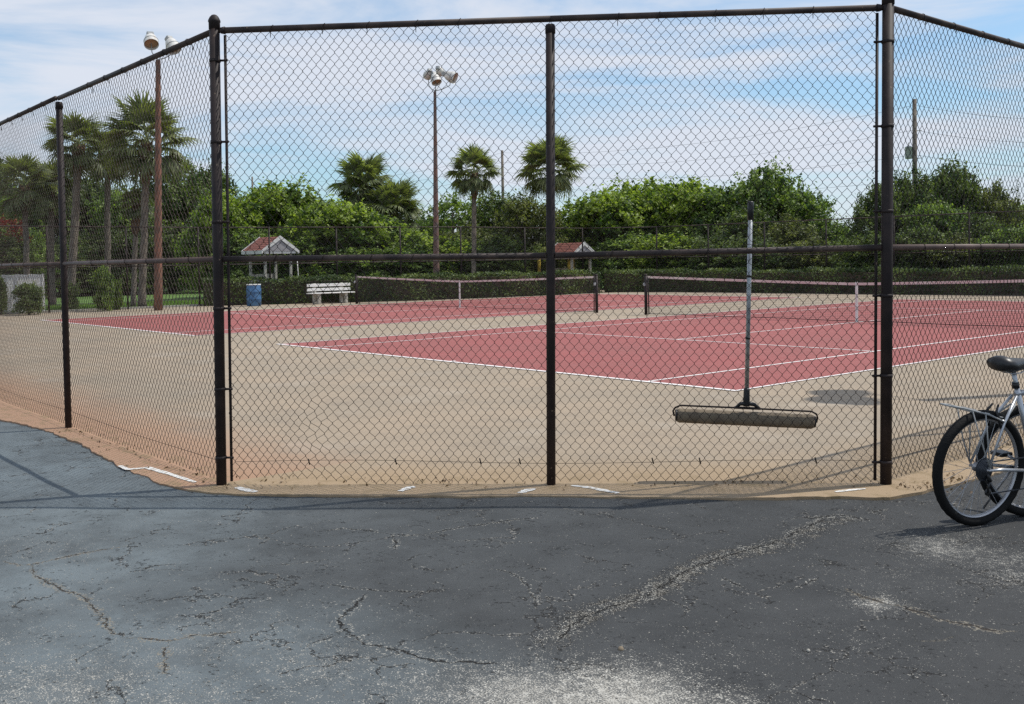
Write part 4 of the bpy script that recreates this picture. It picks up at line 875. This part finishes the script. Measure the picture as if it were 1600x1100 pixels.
# hedges
def hedge(pts, wid, ht_, label, dens=420):
    P = [np.array(p, float) for p in pts]; rg = np.random.default_rng(int(abs(P[0][0]*10))); C = []; O = []; core = MB()
    e = empty('hedge', (P[0][0], P[0][1], 0)); tag(e, label, 'hedge', 'clipped hedges inside the far fence'); o0 = np.array([P[0][0], P[0][1], 0])
    for a, b_ in zip(P[:-1], P[1:]):
        d = b_-a; L_ = np.linalg.norm(d); d /= L_; nn = np.array([-d[1], d[0]]); n = int(L_*(wid+2*ht_)*dens)
        u = rg.uniform(0, L_, n); s = rg.uniform(-ht_, wid+ht_, n)
        hz_ = ht_*(1+.05*np.sin(u*1.3)+.035*np.sin(u*3.7+1)+.02*rg.normal(size=n))
        off_ = np.clip(s, 0, wid); z = np.where(s < 0, hz_+s, np.where(s > wid, hz_-(s-wid), hz_)); z = np.maximum(z, .03)
        bul = .06*np.sin(u*2.1+z*4)+.03*np.sin(u*5.3)
        x = a[0]+d[0]*u+nn[0]*(off_+np.where(s < 0, -bul, bul)); y = a[1]+d[1]*u+nn[1]*(off_+np.where(s < 0, -bul, bul))
        C.append(np.stack([x, y, z], 1)+rg.normal(0, .035, (n, 3))); ow = np.zeros((n, 3)); ow[:, :2] = np.where((s < 0)[:, None], -nn, np.where((s > wid)[:, None], nn, 0)); ow[:, 2] = ((s > 0) & (s < wid)); O.append(ow)
        k = .09; q = [a+nn*k, b_+nn*k, b_+nn*(wid-k), a+nn*(wid-k)]; core.prism([tuple(p-o0[:2]) for p in q], 0, ht_*.9)
    C = np.concatenate(C)-o0; O = np.concatenate(O); tn = np.clip(.35+.35*np.sin(C[:, 0]*2.3)*np.sin(C[:, 1]*1.9)+rg.normal(0, .2, len(C)), 0, 1)
    v, q, t_ = leaves(C, tn, .045, .6, O, rg); npmesh('foliage', v, q, M['leafhedge'], e, t_); core.build('inner_growth', M['bark'], e)
G = lambda x, y: tuple(gp(x, y)[:2])
hp = [(-30.9, 7.6), G(450, 475), G(640, 470), G(750, 466), G(870, 461), G(940, 457.5)]
hedge([hp[0], hp[1], hp[2], hp[3], hp[4], hp[5]][::1], .85, .98, 'long dark clipped hedge along the left, behind bench and barrel')
hp2 = [G(945, 457), G(1000, 456.2), G(1100, 456.5), G(1300, 459), G(1500, 461), (-2., 29.0), (3.2, 29.2)]
hedge(hp2, .8, .95, 'long dark clipped hedge along the back, seen over the near net')

# palms
def fan_leaf(r, size, droop):
    """one costapalmate fan: petiole along +x, blades drooping at their tips"""
    vs = []; fs = []; tn = []; pet = size*.95; n = 28
    P = [Vector((pet*i/4, 0, -droop*.12*(i/4)**2*pet)) for i in range(5)]; w = .018
    for i, p in enumerate(P): vs += [tuple(p+Vector((0, w, 0))), tuple(p-Vector((0, w, 0)))]; tn += [.7, .7]
    fs += [(2*i, 2*i+1, 2*i+3, 2*i+2) for i in range(4)]; hub = P[-1]
    for k in range(n):
        a = math.radians(-118+236*k/(n-1)+r.uniform(-3, 3)); L_ = size*(.80-.22*abs(a)/2)*r.uniform(.85, 1.1); d = Vector((math.cos(a), math.sin(a), .25*math.cos(a)*0+.12)); s_ = Vector((-math.sin(a), math.cos(a), 0)); i0 = len(vs); t0 = r.uniform(.2, .9)
        for j, (u, ww) in enumerate(((0, .018), (.35, .042), (.68, .03), (1., .004))):
            p = hub+d*L_*u+Vector((0, 0, -droop*L_*(u**2.3)*.75)); vs += [tuple(p+s_*ww+Vector((0, 0, ww*.6))), tuple(p-s_*ww)]; tn += [t0*(1-.2*u)]*2
        fs += [(i0+2*j, i0+2*j+1, i0+2*j+3, i0+2*j+2) for j in range(3)]
    return vs, fs, tn
def palm_crown(seed, nl=46, size=1.05, full=1.):
    r = random.Random(seed); V = []; F = []; T = []
    for i in range(nl):
        el = math.radians(82-full*150*((i+.5)/nl)**.9+r.uniform(-8, 8)); az = i*2.39996+r.uniform(-.2, .2); dr = .35+.55*max(0, (60-math.degrees(el))/120)+r.uniform(0, .2)
        vs, fs, tn = fan_leaf(r, size*r.uniform(.85, 1.12), dr); Mx = Matrix.Rotation(az, 4, 'Z') @ Matrix.Rotation(-el, 4, 'Y') @ Matrix.Rotation(r.uniform(-.4, .4), 4, 'X'); b0 = len(V)
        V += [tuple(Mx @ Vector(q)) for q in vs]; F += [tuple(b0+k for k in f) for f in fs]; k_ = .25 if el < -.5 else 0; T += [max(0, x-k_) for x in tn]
    o = npmesh('crown', np.array(V), np.array(F), M['palm'], None, np.array(T)); me_ = o.data; bpy.data.objects.remove(o); return me_
PALM = [palm_crown(s, nl_, sz_, fu_) for s, nl_, sz_, fu_ in ((1, 46, 1.0, .84), (2, 42, 1.05, .86), (3, 50, 1.0, .82), (4, 34, 1.0, .85))]
def palm(px, foot, cpx, cpy, crown_r, label, tw=.17, depth=None, kind=0, boots=.9, group='fan palms', skirt=False):
    g = gp(px, foot) if depth is None else gd(px, depth); dd = float((g-CAM)@FV); top = Vector(dep(cpx, cpy, dd)); e = empty('palm_tree', (g[0], g[1], 0)); tag(e, label, 'palm tree', group)
    T = top-Vector((g[0], g[1], 0)); r = random.Random(px); P = []; rs = []; tw *= .86
    for i in range(15):
        u = i/14; P.append(T*u+Vector((r.uniform(-.015, .015), r.uniform(-.015, .015), 0))-Vector((0, 0, .1*(i == 0)))); rs.append(tw*(1.25 if i == 0 else 1.)*(1-.12*u)*r.uniform(.94, 1.06))
    hb_ = 1-boots/T.length; MB().tube(P, rs, 14).build('trunk', M['trunk'], e)
    m_ = MB(); nb = 26
    for i in range(nb):          # old leaf bases
        u = hb_+(1-hb_)*i/nb; p = T*u; a = i*2.4; d = Vector((math.cos(a), math.sin(a), 0)); m_.tube([p+d*tw*.55-UP*.08, p+d*tw*1.15+UP*.05, p+d*tw*1.75+UP*.24], [.06, .055, .02], 5)
    m_.tube([T*hb_, T*(hb_+.3*(1-hb_)), T*(hb_+.8*(1-hb_)), T*1.01], [tw*.95, tw*1.45, tw*1.5, tw*.7], 12); m_.build('leaf_bases', M['boots'], e)
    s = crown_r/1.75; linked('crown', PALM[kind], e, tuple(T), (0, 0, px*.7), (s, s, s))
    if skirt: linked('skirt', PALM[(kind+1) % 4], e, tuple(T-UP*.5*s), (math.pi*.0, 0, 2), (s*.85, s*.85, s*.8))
    return e
pxm = lambda px_r, dd: px_r*dd/FPX
palm(44, 494, 38, 292, pxm(60, 40), 'leftmost palm, its trunk beside the red blossom', depth=42, kind=1, tw=.14)
palm(82, 490, 78, 296, pxm(54, 42), 'second palm from the left, dark trunk beside the fence post', depth=44, kind=2, tw=.16)
palm(110, 486, 123, 228, pxm(60, 41), 'palm with pale trunk just right of the leftmost fence post', depth=41, kind=0, tw=.185)
palm(168, 484, 168, 244, pxm(57, 41), 'palm with the narrow trunk in the middle of the left cluster', depth=44, kind=3, tw=.155)
palm(222, 481, 229, 222, pxm(80, 39), 'tallest palm at left, its big crown against the floodlight pole', depth=39.5, kind=2, tw=.17, boots=1.6)
palm(208, 482, 213, 318, pxm(30, 40), 'short trunk palm hugging the tallest palm', depth=40.5, kind=1, tw=.12, boots=1.2)
palm(740, 440, 741, 270, pxm(46, 50), 'slender palm between floodlight pole and utility pole', depth=49.5, kind=0, tw=.14, boots=1.2)
palm(862, 440, 860, 266, pxm(57, 51), 'palm whose crown is crossed by the centre fence post', depth=50.5, kind=2, tw=.14, boots=1.2)
palm(572, 440, 568, 286, pxm(56, 58), 'left one of the shaggy twin palms rising above the trees', depth=58, kind=3, tw=.18, skirt=True)
palm(615, 440, 616, 326, pxm(56, 57), 'right, lower one of the shaggy twin palms', depth=57, kind=1, tw=.18, skirt=True)

# grass blades at the far left lawn
rg = np.random.default_rng(5); n = 26000; gx = rg.uniform(-38, -31.4, n); gy = rg.uniform(-6, 16, n); C = np.stack([gx, gy, np.full(n, -.03)], 1); v, q, t_ = leaves(C+np.array([0, 0, .04]), rg.uniform(0, 1, n), .065, .18, None, rg, droop=-4)
tag(npmesh('grass', v, q, M['grassblade'], None, t_), 'sunlit mown grass beyond the far left fence', 'grass', kind='stuff')

# ------------------------------------------------------------------ bicycles
def bicycle(p, heading, lean, label, fm, steer=0.):
    e = empty('bicycle', (p[0], p[1], -.018)); tag(e, label, 'bicycle', 'bicycles parked by the right fence'); e.rotation_euler = (lean, 0, heading)
    W = .335; wb = 1.06; RH = Vector((0, 0, W)); FH_ = Vector((wb, 0, W)); BB = Vector((.43, 0, W-.045)); ST = Vector((.255, 0, .80)); HT_ = Vector((.80, 0, .80)); HB = Vector((.835, 0, .66))
    def wheel(c_, rear):
        w_ = empty('wheel', tuple(c_), 0, e)
        if not rear: w_.rotation_euler = (0, 0, steer)
        ty = MB(); R1 = W-.024; n = 72; k = 12
        vs = []; 
        for i in range(n):
            a = 2*math.pi*i/n
            for j in range(k):
                b1 = 2*math.pi*j/k; kn = .0025*((i+j) % 2) if math.cos(b1) > .2 else 0; rr = R1+(.0255+kn)*math.cos(b1); vs.append((rr*math.cos(a), (.030+kn)*math.sin(b1), rr*math.sin(a)))
        ty.add(vs, [(i*k+j, i*k+(j+1) % k, ((i+1) % n)*k+(j+1) % k, ((i+1) % n)*k+j) for i in range(n) for j in range(k)], True); ty.build('tyre', M['rubber'], w_)
        rm_ = MB(); prof = [(R1-.020, -.012), (R1-.013, -.014), (R1-.013, .014), (R1-.020, .012), (R1-.034, .006), (R1-.034, -.006)]; vs = [(q[0]*math.cos(2*math.pi*i/n), q[1], q[0]*math.sin(2*math.pi*i/n)) for i in range(n) for q in prof]; k = 6
        rm_.add(vs, [(i*k+j, i*k+(j+1) % k, ((i+1) % n)*k+(j+1) % k, ((i+1) % n)*k+j) for i in range(n) for j in range(k)], True); rm_.build('rim', M['rim'], w_)
        sp_ = MB()
        for i in range(32):
            a = 2*math.pi*i/32; s = 1 if i % 2 else -1; o_ = a+(.9 if (i//2) % 2 else -.9); sp_.tube([(.022*math.cos(o_), s*.028, .022*math.sin(o_)), ((R1-.03)*math.cos(a), 0, (R1-.03)*math.sin(a))], .0013, 4, cap=False)
        sp_.build('spokes', M['chrome'], w_)
        hb2 = MB(); rot = Matrix.Rotation(math.pi/2, 4, 'X'); hb2.lathe([(.008, -.07), (.008, -.035), (.026, -.032), (.026, -.026), (.014, -.02), (.014, .02), (.026, .026), (.026, .032), (.008, .035), (.008, .07)], 14, rot); hb2.build('hub', M['rim'], w_)
        if rear:
            cs = MB()
            for i in range(7): rr = .058-.006*i; y = .036+.0045*i; cs.lathe([(rr*.5, y), (rr, y), (rr, y+.0018), (rr*.5, y+.0018)], 28, Matrix.Rotation(math.pi/2, 4, 'X'), cap=False)
            for i in range(7): rr = .058-.006*i; y = -.036-.0045*i; cs.lathe([(rr*.45, y), (rr, y), (rr, y-.0018), (rr*.45, y-.0018)], 28, Matrix.Rotation(math.pi/2, 4, 'X') @ Matrix.Scale(-1, 4, (0, 0, 1)), cap=False) if False else None
            cs.lathe([(.02, .034), (.068, .036), (.066, .0365), (.02, .035)], 28, Matrix.Rotation(math.pi/2, 4, 'X'), cap=False); cs.build('cassette', M['frame2'], w_)
    wheel(RH, True); wheel(FH_, False)
    f = MB()
    for a, b_, r in ((BB, ST, .016), (BB, HB, .020), (ST-Vector((.0, 0, .05)), HT_, .017), (HB, HT_, .021)): f.tube([a, b_], r, 12)
    for s in (-1, 1):
        f.tube([RH+Vector((0, s*.068, 0)), RH+Vector((.12, s*.066, -.006)), BB+Vector((-.04, s*.035, 0))], [.008, .010, .011], 8); f.tube([RH+Vector((0, s*.068, .01)), RH+Vector((.12, s*.05, .26)), ST+Vector((-.012, s*.016, -.06))], [.007, .0085, .009], 8)
    f.tube([BB+Vector((0, -.036, 0)), BB+Vector((0, .036, 0))], .024, 12); f.tube([RH+Vector((.13, -.05, .27)), RH+Vector((.13, .05, .27))], .007, 8); f.build('frame', fm, e)
    fk = MB(); cr = HB-Vector((-.012, 0, .05)); fk.tube([HT_+Vector((-.006, 0, .03)), cr], .014, 8); fk.tube([cr+Vector((0, -.055, 0)), cr+Vector((0, .055, 0))], .016, 8)
    for s in (-1, 1): fk.tube([cr+Vector((0, s*.055, 0)), cr+Vector((.07, s*.055, -.15)), FH_+Vector((0, s*.055, 0))], [.015, .013, .009], 8)
    fk.build('fork', fm, e)
    SD = ST+Vector((-.03, 0, .088)); MB().tube([ST-Vector((-.03, 0, .09)), SD], .0135, 10).build('seat_post', M['chrome'], e); MB().tube([ST+Vector((-.004, 0, -.015)), ST+Vector((-.010, 0, .02))], .021, 10).build('seat_clamp', M['black'], e)
    s_ = MB(); prof = [(-.14, .03, .025), (-.13, .075, .04), (-.09, .088, .046), (-.04, .078, .044), (.02, .05, .038), (.07, .028, .034), (.12, .02, .03), (.145, .012, .022)]; k = 12; vs = []
    for x, hw_, th in prof:
        for j in range(k):
            a = 2*math.pi*j/k; vs.append((x, hw_*math.cos(a), th*1.0*math.sin(a)+(.012 if x < -.05 else 0)-(.01 if x > .1 else 0)))
    vs = [tuple(Vector(q)+SD+Vector((0, 0, .035))) for q in vs]; m_ = len(prof); s_.add(vs, [(i*k+j, i*k+(j+1) % k, (i+1)*k+(j+1) % k, (i+1)*k+j) for i in range(m_-1) for j in range(k)]+[tuple(reversed(range(k))), tuple(range((m_-1)*k, m_*k))], True); sd2 = s_.build('saddle', M['black'], e)
    m_ = MB()
    for s in (-1, 1): m_.tube([SD+Vector((-.11, s*.03, .012)), SD+Vector((-.04, s*.022, -.012)), SD+Vector((.04, s*.02, -.012)), SD+Vector((.11, s*.008, .015))], .0035, 6)
    m_.build('saddle_rails', M['chrome'], e)
    rk = MB(); zt = W+.355; 
    for s in (-1, 1):
        rk.tube([ST+Vector((-.02, s*.016, -.11)), Vector((.12, s*.05, zt-.085)), Vector((.0, s*.055, zt-.035)), Vector((-.20, s*.055, zt+.018)), Vector((-.27, s*.04, zt+.03))], .0055, 6); rk.tube([Vector((-.03, s*.055, zt-.025)), RH+Vector((0, s*.075, .02))], .0045, 6); rk.tube([Vector((-.13, s*.055, zt-.0)), Vector((-.06, s*.07, zt-.2)), RH+Vector((0, s*.075, .02))], .004, 6)
    rk.tube([Vector((-.27, -.04, zt+.03)), Vector((-.275, 0, zt+.03)), Vector((-.27, .04, zt+.03))], .0055, 6)
    for x in (-.2, -.1, 0., .1): rk.tube([Vector((x, -.055, zt-.03-.28*x if x > -.15 else zt+.018)), Vector((x, .055, zt-.03-.28*x if x > -.15 else zt+.018))], .0045, 6)
    rk.tube([Vector((-.27, 0, zt+.03)), Vector((.1, 0, zt-.07))], .0045, 6); (rk.build('rack', M['transf'], e) if steer == 0 else None)
    #MB().lathe([(.001, -.006), (.03, -.005), (.03, .004), (.001, .006)], 16, Matrix.Translation((-.285, 0, zt-.0)) @ Matrix.Rotation(math.pi/2, 4, 'Y')).build('reflector', M['red'], e)
    ys_ = -.045; c_ = MB(); rot = Matrix.Rotation(math.pi/2, 4, 'X')
    for s, rr in ((1, .094), (1, .07)): c_.lathe([(rr*.82, 0), (rr, 0), (rr, .003), (rr*.82, .003)], 36, Matrix.Translation(BB+Vector((0, ys_ if rr > .08 else ys_+.007, 0))) @ rot, cap=False)
    for k in range(5): a = k*1.2566; c_.tube([BB+Vector((0, ys_, 0)), BB+Vector((.08*math.cos(a), ys_, .08*math.sin(a)))], .007, 6)
    c_.build('chainring', M['frame2'], e)
    ca = .5
    for s in (-1, 1):
        cr_ = MB(); e0 = BB+Vector((s*.17*math.cos(ca), s*-.062, s*-.17*math.sin(ca))); cr_.tube([BB+Vector((0, s*-.05, 0)), e0], [.012, .009], 8); co_ = cr_.build('crank', M['rim'], e)
        MB().box((e0.x-.045, min(e0.y, e0.y-s*.09), e0.z-.012), (e0.x+.045, max(e0.y, e0.y-s*.09), e0.z+.012), bev=.004).build('pedal', M['black'], e)
    ch = MB(); rr, rs_ = .092, .042; DJ = RH+Vector((.02, ys_, -.115)); 
    ch.tube([RH+Vector((0, ys_, rs_)), BB+Vector((0, ys_, rr))], .0045, 4); ch.tube([DJ+Vector((0, 0, -.03)), BB+Vector((0, ys_, -rr))], .0045, 4); ch.tube([RH+Vector((-.02, ys_, -rs_+.004)), DJ+Vector((.01, 0, .06))], .0045, 4); ch.build('chain', M['frame2'], e)
    dl = MB(); dl.tube([RH+Vector((0, -.05, -.01)), RH+Vector((.012, -.062, -.05)), DJ+Vector((.01, -.01, .05))], .010, 8); dl.tube([DJ+Vector((.01, -.004, .05)), DJ+Vector((0, -.004, -.02))], .008, 6)
    for dz in (.05, -.02): dl.lathe([(.004, -.004), (.021, -.004), (.021, .004), (.004, .004)], 14, Matrix.Translation(DJ+Vector((.005, 0, dz))) @ rot, cap=False)
    dl.build('derailleur', M['black'], e)
    br = MB()
    for s in (-1, 1): br.tube([Vector((.105, s*.045, W+.23)), Vector((.075, s*.032, W+.33)), Vector((.10, s*.02, W+.365))], [.008, .009, .006], 6); br.box((.06, s*.014-.012 if s > 0 else -.036, W+.285), (.115, s*.014+.02 if s > 0 else -.004, W+.30))
    br.build('rear_brake', M['black'], e)
    hd = MB(); stm = HT_+Vector((.02, 0, .12)); hd.tube([HT_+Vector((-.006, 0, .03)), HT_+Vector((-.02, 0, .10)), stm+Vector((.05, 0, .02))], .014, 10); hd.tube([stm+Vector((-.01, -.31, .03)), stm+Vector((.045, -.12, .022)), stm+Vector((.05, 0, .02)), stm+Vector((.045, .12, .022)), stm+Vector((-.01, .31, .03))], .0115, 10); h_ = hd.build('handlebar', M['rim'], e)
    for s in (-1, 1):
        MB().tube([stm+Vector((-.012, s*.315, .03)), stm+Vector((.012, s*.20, .026))], .016, 10).build('grip', M['black'], e); MB().tube([stm+Vector((.02, s*.19, .02)), stm+Vector((.07, s*.20, .0)), stm+Vector((.06, s*.30, -.01))], .005, 6).build('brake_lever', M['black'], e)
    ks = MB(); ks.tube([BB+Vector((-.12, .05, .0)), Vector((.27, .21, .0+.01))], .007, 6); ks.build('kickstand', M['rim'], e)
    return e
hd_ = math.atan2(.945, .326)
g = gp(1526, 815); bicycle((g[0], g[1]), hd_, math.radians(3.5), 'silver bicycle with rear rack and black saddle, nearest the camera', M['chrome'])
g = gp(1608, 808); bicycle((g[0]-.10+.07, g[1]+.02+.085), hd_-.30, math.radians(-1), 'dark bicycle standing just behind the silver one', M['frame2'], .3)

# dry leaves and clippings blown against the foot of the fence
rg = np.random.default_rng(77); C = []
for A_, B_, n, sd_ in ((PF, PL, 130, 1), (PL, PR, 120, 1), (PR, np.array([PR[0], 3., 0]), 120, 1)):
    A_ = np.array(A_[:2]); B_ = np.array(B_[:2]); d = B_-A_; d /= np.linalg.norm(d); nn = np.array([-d[1], d[0]]); u = rg.uniform(0, np.linalg.norm(B_-A_), n)
    p = A_+d*u[:, None]+nn*(rg.normal(.0, .09, n)*1.)[:, None]; C.append(np.concatenate([p, np.full((n, 1), .008)], 1))
for px_, py_, n_, sp_ in ((1450, 762, 60, .10), (1490, 750, 50, .08), (1140, 756, 14, .04), (700, 752, 8, .03)): q_ = gp(px_, py_); C.append(np.stack([rg.normal(q_[0], sp_, n_), rg.normal(q_[1], sp_, n_), np.full(n_, .008)], 1))
C = np.concatenate(C); M['dryleaf'] = leafmat('dry_leaf', (.06, .035, .02), (.22, .14, .07), .1)
nv, nq, ntone = leaves(C, rg.uniform(0, 1, len(C)), .013, .45, np.tile([0, 0, 1.2], (len(C), 1)), rg)
tag(npmesh('dry_leaves', nv, nq, M['dryleaf'], None, ntone), 'dry brown leaves and crumbs caught along the foot of the chain link fence', 'leaf litter', kind='stuff')
